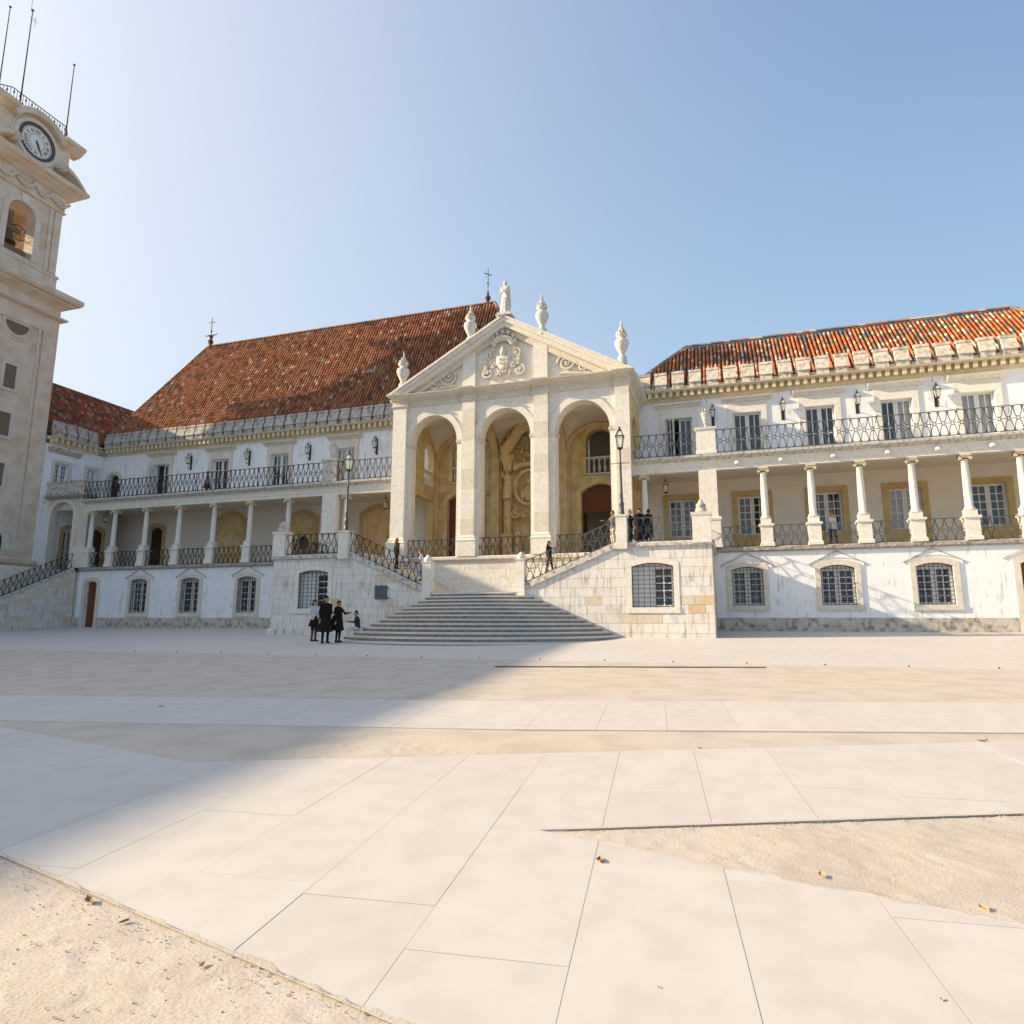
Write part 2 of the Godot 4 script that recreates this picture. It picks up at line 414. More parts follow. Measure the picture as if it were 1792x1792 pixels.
# ------------------------------------------------------------------ figures: tapered bones joined with a smooth minimum, meshed as surface nets
func nets(bones: Array, cell: float, k := 0.035) -> ArrayMesh:   # bone: [a, ra, b, rb, colour, cut_y]
	var lo := Vector3.ONE * 1e9; var hi := -lo
	for b in bones:
		for e in [[b[0], b[1]], [b[2], b[3]]]:
			lo = lo.min(e[0] - Vector3.ONE * (e[1] + 3 * cell)); hi = hi.max(e[0] + Vector3.ONE * (e[1] + 3 * cell))
	var nx := int((hi.x - lo.x) / cell) + 2; var ny := int((hi.y - lo.y) / cell) + 2; var nz := int((hi.z - lo.z) / cell) + 2
	var f := PackedFloat32Array(); f.resize(nx * ny * nz); f.fill(1.0)
	var who := PackedInt32Array(); who.resize(nx * ny * nz)
	var raw := PackedFloat32Array(); raw.resize(nx * ny * nz); raw.fill(1e6)
	for bi in bones.size():
		var b: Array = bones[bi]
		var a: Vector3 = b[0]; var c: Vector3 = b[2]; var ra: float = b[1]; var rb: float = b[3]
		var cut: float = b[5] if b.size() > 5 else -1e9
		var ab := c - a; var l2 := maxf(ab.length_squared(), 1e-9)
		var m := maxf(ra, rb) + 2.5 * cell + k
		var p0 := ((a.min(c) - Vector3.ONE * m - lo) / cell).floor(); var p1 := ((a.max(c) + Vector3.ONE * m - lo) / cell).ceil()
		for z in range(maxi(0, int(p0.z)), mini(nz, int(p1.z) + 1)):
			for y in range(maxi(0, int(p0.y)), mini(ny, int(p1.y) + 1)):
				var at := (z * ny + y) * nx
				for x in range(maxi(0, int(p0.x)), mini(nx, int(p1.x) + 1)):
					var p := lo + Vector3(x, y, z) * cell
					var t := clampf((p - a).dot(ab) / l2, 0, 1)
					var d := (p - a - ab * t).length() - ra - (rb - ra) * t
					if cut > -1e8: d = maxf(d, cut - p.y)
					var i := at + x
					if d < raw[i]: raw[i] = d; who[i] = bi
					var g := f[i]
					var q := maxf(k - absf(g - d), 0.0) / k
					f[i] = minf(g, d) - q * q * k * 0.25
	var id := PackedInt32Array(); id.resize(nx * ny * nz); id.fill(-1)
	var s := S(true)
	var count := 0
	for z in nz - 1:
		for y in ny - 1:
			for x in nx - 1:
				var i := (z * ny + y) * nx + x
				var v := [f[i], f[i + 1], f[i + nx], f[i + nx + 1], f[i + nx * ny], f[i + nx * ny + 1], f[i + nx * ny + nx], f[i + nx * ny + nx + 1]]
				var mn: float = v.min()
				if mn >= 0 or v.max() < 0: continue
				var sum := Vector3.ZERO; var n := 0
				for e in [[0, 1], [2, 3], [4, 5], [6, 7], [0, 2], [1, 3], [4, 6], [5, 7], [0, 4], [1, 5], [2, 6], [3, 7]]:
					var A: float = v[e[0]]; var B: float = v[e[1]]
					if (A < 0) != (B < 0):
						var pa := Vector3(e[0] & 1, (e[0] >> 1) & 1, e[0] >> 2); var pb := Vector3(e[1] & 1, (e[1] >> 1) & 1, e[1] >> 2)
						sum += pa.lerp(pb, A / (A - B)); n += 1
				var best := v.find(mn)
				var bi2: int = who[i + (best & 1) + ((best >> 1) & 1) * nx + (best >> 2) * nx * ny]
				s.set_color(bones[bi2][4])
				s.add_vertex(lo + (Vector3(x, y, z) + sum / n) * cell)
				id[i] = count; count += 1
	for z in range(1, nz - 1):
		for y in range(1, ny - 1):
			for x in range(1, nx - 1):
				var i := (z * ny + y) * nx + x
				var inside := f[i] < 0
				for ax in 3:
					var st: int = [1, nx, nx * ny][ax]
					if inside == (f[i + st] < 0): continue
					var o1: int = [nx, nx * ny, 1][ax]; var o2: int = [nx * ny, 1, nx][ax]
					var q := [id[i], id[i - o1], id[i - o1 - o2], id[i - o2]]
					if q.min() < 0: continue
					if inside: q.reverse()
					for n in [0, 1, 2, 0, 2, 3]: s.add_index(q[n])
	s.generate_normals()
	return s.commit()
func limb(out: Array, pts: Array, rs: Array, c: Color) -> void:
	for i in pts.size() - 1: out.append([pts[i], rs[i], pts[i + 1], rs[i + 1], c])
func body(o: Dictionary) -> Array:   # bones of a person 1.7 high, looking along +z
	var b := []
	var skin: Color = o.get("skin", Color(.48, .30, .21)); var top: Color = o.get("top", Color(.02, .02, .02)); var legs: Color = o.get("legs", Color(.03, .03, .04))
	var shoe: Color = o.get("shoe", Color(.02, .018, .016)); var shin: Color = o.get("shin", legs)
	var st: float = o.get("stride", 0.0); var lean: float = o.get("lean", 0.0)
	var sit: bool = o.get("sit", false)
	for sgn in [-1.0, 1.0]:
		var dz: float = st * sgn
		if sit:
			limb(b, [Vector3(.09 * sgn, .45, 0), Vector3(.12 * sgn, .50, .40)], [.09, .065], legs)
			limb(b, [Vector3(.12 * sgn, .50, .40), Vector3(.12 * sgn, .08, .46)], [.06, .042], shin)
			b.append([Vector3(.12 * sgn, .05, .44), .042, Vector3(.13 * sgn, .035, .60), .032, shoe])
		else:
			limb(b, [Vector3(.085 * sgn, .88, 0), Vector3(.095 * sgn, .48, .03 + dz * .5)], [.09, .058], legs)
			limb(b, [Vector3(.095 * sgn, .48, .03 + dz * .5), Vector3(.10 * sgn, .09, dz)], [.058, .040], shin)
			b.append([Vector3(.10 * sgn, .05, dz - .03), .042, Vector3(.115 * sgn, .035, dz + .15), .032, shoe])
	var dy := -.43 if sit else 0.0
	var tilt := func(p: Vector3) -> Vector3: return Vector3(p.x, p.y + dy, p.z + lean * (p.y - .9))
	for sgn in [-1.0, 1.0]:
		limb(b, [tilt.call(Vector3(.06 * sgn, .92, 0)), tilt.call(Vector3(.055 * sgn, 1.10, 0)), tilt.call(Vector3(.08 * sgn, 1.30, 0))], [.115, .10, .115], top)
		var sh: Vector3 = tilt.call(Vector3(.175 * sgn, 1.39, 0))
		b.append([tilt.call(Vector3(.05 * sgn, 1.42, 0)), .06, sh, .058, top])
		var pose: String = o.get("arm_r" if sgn > 0 else "arm_l", "down")
		var el: Vector3 = sh + {"down": Vector3(.05 * sgn, -.27, -.03), "bent": Vector3(.05 * sgn, -.27, -.02), "fold": Vector3(.06 * sgn, -.26, .05), "hip": Vector3(.15 * sgn, -.23, -.06), "out": Vector3(.03 * sgn, -.20, .19), "up": Vector3(.16 * sgn, .08, .05), "swing": Vector3(.05 * sgn, -.26, -.10)}[pose]
		var wr: Vector3 = el + {"down": Vector3(0, -.24, .05), "bent": Vector3(-.05 * sgn, -.05, .24), "fold": Vector3(-.2 * sgn, .05, .12), "hip": Vector3(-.12 * sgn, -.16, .09), "out": Vector3(-.04 * sgn, .04, .24), "up": Vector3(-.14 * sgn, .20, .04), "swing": Vector3(0, -.22, .06)}[pose]
		limb(b, [sh, el, wr], [.056, .043, .030], top)
		if o.get("sleeves_short", false): b[-1][4] = skin
		var hd := (wr - el).normalized(); var sidev := hd.cross(Vector3(0, 0, 1) if absf(hd.z) < .8 else Vector3.UP).normalized()
		b.append([wr, .027, wr + hd * .075, .030, skin])
		for fi in 4:
			var base := wr + hd * .08 + sidev * (fi - 1.5) * .017
			b.append([base, .010, base + hd * [.055, .068, .064, .048][fi] + hd.cross(sidev) * .022, .008, skin])
		b.append([wr + hd * .025 + sidev * -.026, .011, wr + hd * .06 + sidev * -.055, .009, skin])
	b.append([tilt.call(Vector3(0, 1.40, -.005)), .052, tilt.call(Vector3(0, 1.52, .01)), .046, skin])
	var hx: float = o.get("head_turn", 0.0)
	var hc: Vector3 = tilt.call(Vector3(0, 1.60, .02))
	var fd := Vector3(sin(hx), 0, cos(hx))
	b.append([hc + Vector3(0, .035, -.01), .085, hc + Vector3(0, -.045, 0) + fd * .025, .058, skin])
	b.append([hc + fd * .088 + Vector3(0, .005, 0), .009, hc + fd * .106 + Vector3(0, -.022, 0), .013, skin])
	for sgn in [-1.0, 1.0]:
		var sd: Vector3 = Vector3(fd.z, 0, -fd.x) * sgn
		b.append([hc + sd * .083 + Vector3(0, .0, -.01), .014, hc + sd * .083 + Vector3(0, -.03, -.01), .011, skin])
		b.append([hc + fd * .079 + sd * .032 + Vector3(0, .018, 0), .011, hc + fd * .080 + sd * .036 + Vector3(0, .018, 0), .010, Color(.05, .035, .03)])
	b.append([hc + fd * .077 + Vector3(0, -.052, 0), .011, hc + fd * .079 + Vector3(0, -.052, 0), .011, Color(.30, .10, .09)])
	if o.has("skirt"):
		b.append([tilt.call(Vector3(0, .98, 0)), .13, Vector3(0, o.skirt - .05, 0), .25, o.get("skirt_color", top), o.skirt])
	if o.has("cape"):
		b.append([tilt.call(Vector3(0, 1.36, -.05)), .15, Vector3(0, o.cape - .08, -.08), .33, o.get("cape_color", top), o.cape])
	return b
func hair(o: Dictionary) -> Array:
	var lean: float = o.get("lean", 0.0); var dy := -.43 if o.get("sit", false) else 0.0
	var c: Color = o.get("hair", Color(.03, .018, .012))
	var hx: float = o.get("head_turn", 0.0); var fd := Vector3(sin(hx), 0, cos(hx))
	var hc := Vector3(0, 1.60 + dy, .02 + lean * .7)
	var b := [[hc + Vector3(0, .058, 0) - fd * .018, .088, hc + Vector3(0, .01, 0) - fd * .045, .078, c]]
	if o.get("long", false):
		limb(b, [hc - fd * .05, hc + Vector3(0, -.14, 0) - fd * .085, hc + Vector3(0, -.34, 0) - fd * .12], [.08, .075, .045], c)
	if o.get("bun", false): b.append([hc + Vector3(0, .03, 0) - fd * .12, .05, hc + Vector3(0, .05, 0) - fd * .13, .05, c])
	return b
func person(label: String, at: Vector3, face: float, h: float, o: Dictionary, group := "") -> Node3D:
	var t := thing("person", label, "person", group, at, face)
	var k := h / 1.7
	var sc := Transform3D(Basis.from_scale(Vector3.ONE * k), Vector3.ZERO)
	inst("body", nets(body(o), .021), M.cloth, t, sc)
	inst("hair", nets(hair(o), .021), M.cloth, t, sc)
	return t
func robed(h: float, arms: Array, cell := .03) -> ArrayMesh:   # a carved standing figure in long robes
	var c := Color.WHITE
	var o := {"skin": c, "top": c, "legs": c, "shin": c, "shoe": c, "arm_l": arms[0], "arm_r": arms[1], "skirt": .02, "skirt_color": c}
	var b := body(o)
	for i in 9:
		var a := TAU * i / 9 + .3
		b.append([Vector3(cos(a) * .12, 1.05, sin(a) * .09), .025, Vector3(cos(a + .15) * .25, .04, sin(a + .15) * .22), .045, c])
	b.append([Vector3(-.16, 1.36, .06), .06, Vector3(.18, .80, .16), .05, c])
	b.append([Vector3(.18, 1.36, -.04), .06, Vector3(.22, .35, -.06), .07, c])
	b.append([Vector3(0, 1.66, -.01), .088, Vector3(0, 1.45, -.05), .08, c])
	return nets(b, cell)

# ------------------------------------------------------------------ pieces shared by the buildings
var rail_unit: ArrayMesh
var rail_bar: ArrayMesh
const PITCH := 0.40
func make_rail_unit() -> void:
	var s := S()
	var p := PITCH / 2
	for sx in [-1.0, 1.0]:
		for sy in [-1.0, 1.0]:
			var pts := []
			for i in 7:
				var f := i / 6.0
				pts.append(Vector3(p + sx * p * (.26 + .70 * sin(f * PI / 2) ** 1.1), .5 + sy * (.07 + .37 * f - .05 * sin(f * TAU)), 0))
			pts.append(Vector3(p + sx * p * .90, .5 + sy * .475, 0))
			pts.append(Vector3(p + sx * p * .74, .5 + sy * .47, 0))
			pts.append(Vector3(p + sx * p * .70, .5 + sy * .435, 0))
			tube(s, pts, .023, 4)
	var ring := []
	for i in 7: ring.append(Vector3(p + cos(i * PI / 3) * .078, .5 + sin(i * PI / 3) * .078, 0))
	tube(s, ring, .022, 4)
	for sx in [-1.0, 1.0]: tube(s, [Vector3(p + sx * .078, .5, 0), Vector3(p + sx * p, .5, 0)], .018, 4)
	rail_unit = mesh_of(s)
	s = S()
	box(s, ID, 0, 1, -.5, .5, -.5, .5)
	rail_bar = mesh_of(s)
func railing(parent: Node3D, a: Vector3, b: Vector3, h: float, m: Material = null, posts := false) -> MeshInstance3D:   # a, b at the foot
	var s := SurfaceTool.new()
	s.begin(Mesh.PRIMITIVE_TRIANGLES)
	var d := b - a
	var flat := Vector3(d.x, 0, d.z).length()
	var n := maxi(1, int(round(flat / PITCH)))
	var x := d / (n * PITCH)
	var z := Vector3(d.x, 0, d.z).normalized().cross(UP)
	for i in n: s.append_from(rail_unit, 0, Transform3D(Basis(x, UP * (h - .04), z), a + d * i / n + UP * .02))
	for y in [.015, h]: s.append_from(rail_bar, 0, Transform3D(Basis(d, UP * .04, z * .04), a + UP * y))
	if posts:
		var k := maxi(1, int(round(flat / 2.6)))
		for i in k + 1: s.append_from(rail_bar, 0, Transform3D(Basis(d.normalized() * .03, UP * h, z * .03), a + d * i / k + UP * h / 2))
	return inst("railing", s.commit(), m if m else M.iron, parent)
func leaf_pair(win: Node3D, t: Transform3D, o: Dictionary, n: float, cols: int, rows: int, frame := .10, curtain := 0, solid_foot := 0.0) -> void:   # two casements with glazing bars
	var mid: float = (o.u0 + o.u1) / 2
	for k in 2:
		var a: float = o.u0 if k == 0 else mid + .006
		var b: float = mid - .006 if k == 0 else o.u1
		var s := S()
		var top := func(u: float) -> float: return arch_y(o, u)
		var foot: float = o.v0 + maxf(frame, solid_foot)
		box(s, t, a, a + frame, o.v0, minf(top.call(a + .01), top.call(a + frame)), n - .05, n)
		box(s, t, b - frame, b, o.v0, minf(top.call(b - .01), top.call(b - frame)), n - .05, n)
		box(s, t, a + frame, b - frame, o.v0, foot, n - .05, n)
		var hd: float = minf(top.call(a), top.call(b)) - frame
		box(s, t, a + frame, b - frame, hd, hd + frame, n - .05, n)
		if o.rise > 0: prism(s, t, PackedVector2Array([Vector2(a, hd + frame), Vector2(b, hd + frame), Vector2(b, top.call(b)), Vector2((a + b) / 2, top.call((a + b) / 2)), Vector2(a, top.call(a))]), n - .045, n - .004)
		for i in range(1, cols):
			var u: float = lerpf(a + frame, b - frame, float(i) / cols)
			box(s, t, u - .026, u + .026, foot, hd, n - .04, n - .006)
		for i in range(1, rows):
			var v: float = lerpf(foot, hd, float(i) / rows)
			box(s, t, a + frame, b - frame, v - .026, v + .026, n - .04, n - .008)
		put("leaf", s, M.white_wood, win)
		s = S()
		box(s, t, a + frame - .01, b - frame + .01, foot - .01, hd + .01, n - .028, n - .022)
		put("pane", s, M.glass, win)
		if curtain & (k + 1):
			s = S()
			for i in 8: box(s, t, lerpf(a + .05, b - .05, i / 8.0), lerpf(a + .05, b - .05, (i + 1) / 8.0), o.v0, hd + .1, n - .22, n - .18 + .02 * (i % 2))
			put("curtain", s, M.curtain, win)
func surround(win: Node3D, t: Transform3D, o: Dictionary, w: float, n0: float, n1: float, m: Material, foot := 0.0, sill := 0.0) -> void:
	var s := S()
	band(s, t, outline(o, 0, foot), outline(o, w, foot), n0, n1)
	if sill > 0: box(s, t, o.u0 - w, o.u1 + w, o.v0 - foot - sill, o.v0 - foot, n0, n1 + .03)
	put("surround", s, m, win)
func grille(win: Node3D, t: Transform3D, o: Dictionary, n: float, cols: int, rows: int) -> void:
	var s := S()
	for i in cols + 1:
		var u: float = lerpf(o.u0 + .03, o.u1 - .03, float(i) / cols)
		bar(s, t * Vector3(u, o.v0 + .02, n), t * Vector3(u, arch_y(o, u) - .02, n), .013)
	for i in rows + 1:
		var v: float = lerpf(o.v0 + .04, o.v1, float(i) / rows)
		bar(s, t * Vector3(o.u0, v, n + .012), t * Vector3(o.u1, v, n + .012), .012)
	var pts := []
	for q in outline(o).slice(1, -1): pts.append(t * Vector3(q.x, q.y - .03, n))
	tube(s, pts, .02, 4)
	put("grille", s, M.iron, win)
func inner_room(win: Node3D, t: Transform3D, o: Dictionary, n: float, d := 4.0) -> void:   # the unlit room behind a window
	var s := S()
	var a: float = o.u0 - .7; var b: float = o.u1 + .7; var v0: float = o.v0 - .2; var v1: float = o.v1 + o.rise + .2
	box(s, t, a, b, v0, v1, n - d - .05, n - d)
	box(s, t, a - .05, a, v0, v1, n - d, n - .002); box(s, t, b, b + .05, v0, v1, n - d, n - .002)
	box(s, t, a, b, v1, v1 + .05, n - d, n - .002); box(s, t, a, b, v0 - .05, v0, n - d, n - .002)
	put("room_wall", s, M.room, win)
func barred_window(b: Node3D, t: Transform3D, o: Dictionary, gable := true, pier := false) -> void:
	var w := group_node("window", b)
	surround(w, t, o, .26, -.001, .07, M.limestone_pale if pier else M.limestone, 0.0, .27)
	leaf_pair(w, t, o, -.28, 2, 5, .13, 1 if pier else 0)
	grille(w, t, o, -.06, 8, 9)
	inner_room(w, t, o, -.6)
	if gable:
		var c: float = (o.u0 + o.u1) / 2
		var s := S()
		var e := outline(o, .38, 0)
		var top := PackedVector2Array([Vector2(c - 1.32, o.v1 + .22), Vector2(c, o.v1 + .88), Vector2(c + 1.32, o.v1 + .22)])
		var poly := PackedVector2Array([Vector2(c + 1.26, o.v1 + .12)])
		for i in range(e.size() - 2, 0, -1):
			if e[i].y > o.v1 + .14: poly.append(e[i])
		poly.append(Vector2(c - 1.26, o.v1 + .12))
		poly.append_array(top)
		prism(s, t, poly, -.001, .05)
		put("hood", s, M.plaster_clean, w)
		s = S()
		for sg in [-1.0, 1.0]: bar(s, t * Vector3(c, o.v1 + .90, .045), t * Vector3(c + sg * 1.36, o.v1 + .22, .045), .022)
		put("drip_edge", s, M.weathered, w)
func french_door(b: Node3D, t: Transform3D, o: Dictionary, m: Material, cornice: bool, rows: int, curtain := 0, ajar := 0.0, foot := 0.0) -> Node3D:
	var w := group_node("window", b)
	surround(w, t, o, .33, -.001, .08, m)
	if cornice:
		var s := S()
		box(s, t, o.u0 - .36, o.u1 + .36, o.v1 + .33, o.v1 + .72, -.001, .07)
		mould(s, t, o.u0 - .62, o.u1 + .62, [[-.001, o.v1 + .72], [.12, o.v1 + .72], [.2, o.v1 + .82], [.36, o.v1 + .88], [.42, o.v1 + 1.0], [-.001, o.v1 + 1.05]])
		put("door_cornice", s, m, w)
	if ajar > 0:
		var mid: float = (o.u0 + o.u1) / 2
		var right := op(mid - (mid - o.u0), o.u1, o.v0, o.v1)
		var hinge := t * Transform3D(Basis(UP, -ajar), Vector3(o.u0, 0, -.25))
		half_leaf(w, hinge, 0, mid - o.u0, o.v0, o.v1, rows)
		half_leaf(w, t * Transform3D(Basis(), Vector3(0, 0, -.25)), mid, o.u1, o.v0, o.v1, rows)
	else:
		leaf_pair(w, t, o, -.25, 2, rows, .11, curtain, foot)
	inner_room(w, t, o, -.6, 5.0)
	return w
func half_leaf(w: Node3D, t: Transform3D, a: float, b: float, v0: float, v1: float, rows: int) -> void:
	var s := S()
	var f := .11
	box(s, t, a, a + f, v0, v1, -.05, 0); box(s, t, b - f, b, v0, v1, -.05, 0)
	box(s, t, a + f, b - f, v0, v0 + .5, -.05, 0); box(s, t, a + f, b - f, v1 - f, v1, -.05, 0)
	var u := (a + b) / 2
	box(s, t, u - .026, u + .026, v0 + .5, v1 - f, -.045, -.006)
	for i in range(1, rows):
		var v := lerpf(v0 + .5, v1 - f, float(i) / rows)
		box(s, t, a + f, b - f, v - .026, v + .026, -.045, -.008)
	put("leaf", s, M.white_wood, w)
	s = S()
	box(s, t, a + f - .01, b - f + .01, v0 + .49, v1 - f + .01, -.03, -.024)
	put("pane", s, M.glass, w)
var col_mesh := {}
func column(b: Node3D, x: float, zd: float) -> void:
	if col_mesh.is_empty():
		var s := S()
		block(s, -.30, .30, -.30, .30, [[.06, 3.9], [.06, 4.06], [0, 4.12], [0, 4.92], [.03, 4.96], [.08, 5.0], [.08, 5.1], [.0, 5.12], [-.05, 5.13], [-.05, 5.36], [-.02, 5.41]])
		col_mesh.pedestal = mesh_of(s)
		s = S(true)
		lathe(s, Vector3.ZERO, [[.25, 5.40], [.26, 5.45], [.25, 5.5], [.21, 5.52], [.22, 5.56], [.185, 5.6], [.185, 6.3], [.178, 6.9], [.15, 7.86], [.17, 7.88], [.15, 7.92], [.15, 7.98]], 14)
		col_mesh.shaft = mesh_of(s)
		s = S()
		box(s, ID, -.25, .25, 8.16, 8.25, -.25, .25)
		box(s, ID, -.2, .2, 8.05, 8.16, -.2, .2)
		for sx in [-1.0, 1.0]:
			for sz in [-1.0, 1.0]:
				var pts := []
				for i in 11:
					var a := PI / 2 - i * .62
					pts.append(Vector3(sx * (.21 + cos(a) * .085 * (1 - i * .08)), 8.02 + sin(a) * .085 * (1 - i * .08), sz * .2))
				tube(s, pts, .03, 5)
			tube(s, [Vector3(sx * .22, 8.02, -.2), Vector3(sx * .22, 8.02, .2)], .06, 7)
		col_mesh.capital = mesh_of(s)
	var c := group_node("column", b)
	c.position = V(x, 0, zd)
	inst("pedestal", col_mesh.pedestal, M.limestone_pale, c)
	inst("shaft", col_mesh.shaft, M.limestone_pale, c)
	inst("capital", col_mesh.capital, M.dentil_stone, c)
var merlon_mesh := {}
func parapet(b: Node3D, t: Transform3D, u0: float, u1: float, pitch: float, w: float, m: Material, low: Material) -> void:   # cornice, dentils and merlons along u; t at the wall face
	var s := S()
	mould(s, t, u0, u1, [[-.001, 13.88], [.06, 13.88], [.10, 14.04], [.12, 14.06], [.12, 14.42], [.50, 14.42], [.58, 14.47], [.60, 14.52], [-.001, 14.55]])
	put("cornice", s, M.dentil_stone, b)
	if not merlon_mesh.has("dentil"):
		s = S()
		box(s, ID, 0, .22, 14.08, 14.418, .12, .44)
		merlon_mesh.dentil = mesh_of(s)
		for k in 3:
			var j: float = [0.0, .02, -.015][k]
			s = S()
			mould(s, ID, .02 + j, .99, [[.16, 14.88], [.62 + j, 14.88], [.61 + j, 14.95], [.40, 15.58], [.44, 15.60], [.40, 15.77], [.06, 15.84 + j], [.06, 14.88]])
			merlon_mesh["m%d" % k] = mesh_of(s)
		s = S()
		mould(s, ID, .05, .94, [[.10, 14.55], [.54, 14.55], [.54, 14.878], [.10, 14.878]])
		merlon_mesh.foot = mesh_of(s)
		s = S()
		mould(s, ID, 0, 1, [[.14, 14.55], [.40, 14.55], [.40, 14.76], [.14, 14.76]])
		merlon_mesh.gap = mesh_of(s)
	var n := int((u1 - u0 - .3) / .44)
	for i in n: inst("dentil", merlon_mesh.dentil, M.dentil_stone, b, t * Transform3D(Basis(), Vector3(u0 + .15 + i * (u1 - u0 - .3) / n, 0, 0)))
	n = int(floor((u1 - u0) / pitch))
	for i in n:
		var u := u0 + i * pitch
		var jig := Basis(Vector3.UP, rng.randf_range(-.015, .015)).scaled(Vector3(w, 1, 1))
		var mm: Material = m
		var c := group_node("merlon", b)
		c.transform = t * Transform3D(jig, Vector3(u, rng.randf_range(-.012, .012), 0))
		inst("merlon_head", merlon_mesh["m%d" % (rng.randi() % 3)], mm, c)
		inst("merlon_foot", merlon_mesh.foot, low, c)
		if pitch > w + .1:
			inst("gap_stone", merlon_mesh.gap, low, b, t * Transform3D(Basis().scaled(Vector3(pitch - w + .1, 1, 1)), Vector3(u + w - .05, 0, 0)))
var tile_mesh: ArrayMesh
func roof_face(b: Node3D, poly: Array, cols: Array, weights: Array, pitch := .25, course := .36) -> void:   # poly[0] to poly[1] is the eave; the rest close the face
	if tile_mesh == null:
		var q := S(true)
		for i in 6:
			var a := PI * i / 6; var c := PI * (i + 1) / 6
			var A := Vector3(cos(a) * .088, sin(a) * .105 + .014, .23); var B := Vector3(cos(c) * .088, sin(c) * .105 + .014, .23)
			var C := Vector3(cos(c) * .080, sin(c) * .094, -.23); var D := Vector3(cos(a) * .080, sin(a) * .094, -.23)
			quad(q, ID, A, D, C, B)
		tile_mesh = mesh_of(q)
	var o: Vector3 = poly[0]
	var ex: Vector3 = (poly[1] - o).normalized()
	var nm: Vector3 = ex.cross(poly[-1] - o).normalized()
	if nm.y < 0: nm = -nm
	var ey := nm.cross(ex).normalized()
	if ey.y < 0: ey = -ey
	var flat := PackedVector2Array()
	for p in poly: flat.append(Vector2((p - o).dot(ex), (p - o).dot(ey)))
	var s := S()
	var ft := Transform3D(Basis(ex, ey, nm if ex.cross(ey).dot(nm) > 0 else -nm), o)
	prism(s, ft, flat, -.12 if ex.cross(ey).dot(nm) > 0 else .12, 0)
	put("roof_deck", s, M.roof_bed, b)
	var lo := Vector2(1e9, 1e9); var hi := -lo
	for p in flat: lo = lo.min(p); hi = hi.max(p)
	var where := []; var tint := []
	var basis := Basis(ey.cross(nm), nm, -ey)
	var nu := int((hi.x - lo.x) / pitch); var nv := int((hi.y - lo.y) / course)
	for i in nu:
		var cu := rng.randf_range(-.012, .012)
		for j in nv:
			var p := Vector2(lo.x + (i + .5) * pitch + cu + rng.randf_range(-.006, .006), lo.y + (j + .45) * course)
			if not Geometry2D.is_point_in_polygon(p, flat): continue
			where.append(Transform3D(basis.rotated(nm, rng.randf_range(-.02, .02)), o + ex * p.x + ey * p.y + nm * (.012 + rng.randf_range(0, .008))))
			var r := rng.randf(); var k := 0
			while k < weights.size() - 1 and r > weights[k]: r -= weights[k]; k += 1
			tint.append(cols[k] * rng.randf_range(.84, 1.14) * (1 + cu * 8))
	var mm := MultiMesh.new()
	mm.transform_format = MultiMesh.TRANSFORM_3D
	mm.use_colors = true
	mm.mesh = tile_mesh
	mm.instance_count = where.size()
	for i in where.size():
		mm.set_instance_transform(i, where[i])
		mm.set_instance_color(i, Color(tint[i].r, tint[i].g, tint[i].b, 1))
	var mi := MultiMeshInstance3D.new()
	mi.name = "roof_tiles"
	mi.multimesh = mm
	mi.material_override = M.tile
	mi.set_meta("kind", "stuff")
	b.add_child(mi, true)
func ridge(b: Node3D, p: Vector3, q: Vector3, cols: Array) -> void:
	var n := maxi(1, int((q - p).length() / .42))
	var d := (q - p) / n
	var z := -d.normalized(); var x := UP.cross(z).normalized(); var y := z.cross(x)
	for i in n:
		var c: StandardMaterial3D = pick(cols)
		inst("ridge_tile", tile_mesh, c, b, Transform3D(Basis(x * 1.5, y * 1.5, z * 1.08), p + d * (i + .5) + UP * .06))
func ashlar(b: Node3D, t: Transform3D, poly: PackedVector2Array, course: float, length: float, mats: Array, weights: Array, cutout = null, n0 := 0.0, depth := .03, called := "stone_block") -> void:
	var lo := Vector2(1e9, 1e9); var hi := -lo
	for p in poly: lo = lo.min(p); hi = hi.max(p)
	var v := lo.y; var row := 0
	var g := .006
	while v < hi.y - .05:
		var hgt := course * rng.randf_range(.92, 1.08)
		var u := lo.x - rng.randf_range(0, length * .8)
		while u < hi.x:
			var w := length * rng.randf_range(.6, 1.35)
			var rect := PackedVector2Array([Vector2(u + g, v + g), Vector2(u + w - g, v + g), Vector2(u + w - g, v + hgt - g), Vector2(u + g, v + hgt - g)])
			var r := rng.randf(); var k := 0
			while k < weights.size() - 1 and r > weights[k]: r -= weights[k]; k += 1
			var prd := n0 + depth * rng.randf_range(.72, 1.0)
			for piece in Geometry2D.intersect_polygons(rect, poly):
				var parts: Array = [piece] if cutout == null else Geometry2D.clip_polygons(piece, cutout)
				for q in parts:
					if absf(area(q)) < .012: continue
					var s := S()
					prism(s, t, q, n0 - .01, prd, false)
					put(called, s, mats[k], b)
			u += w
		v += hgt; row += 1

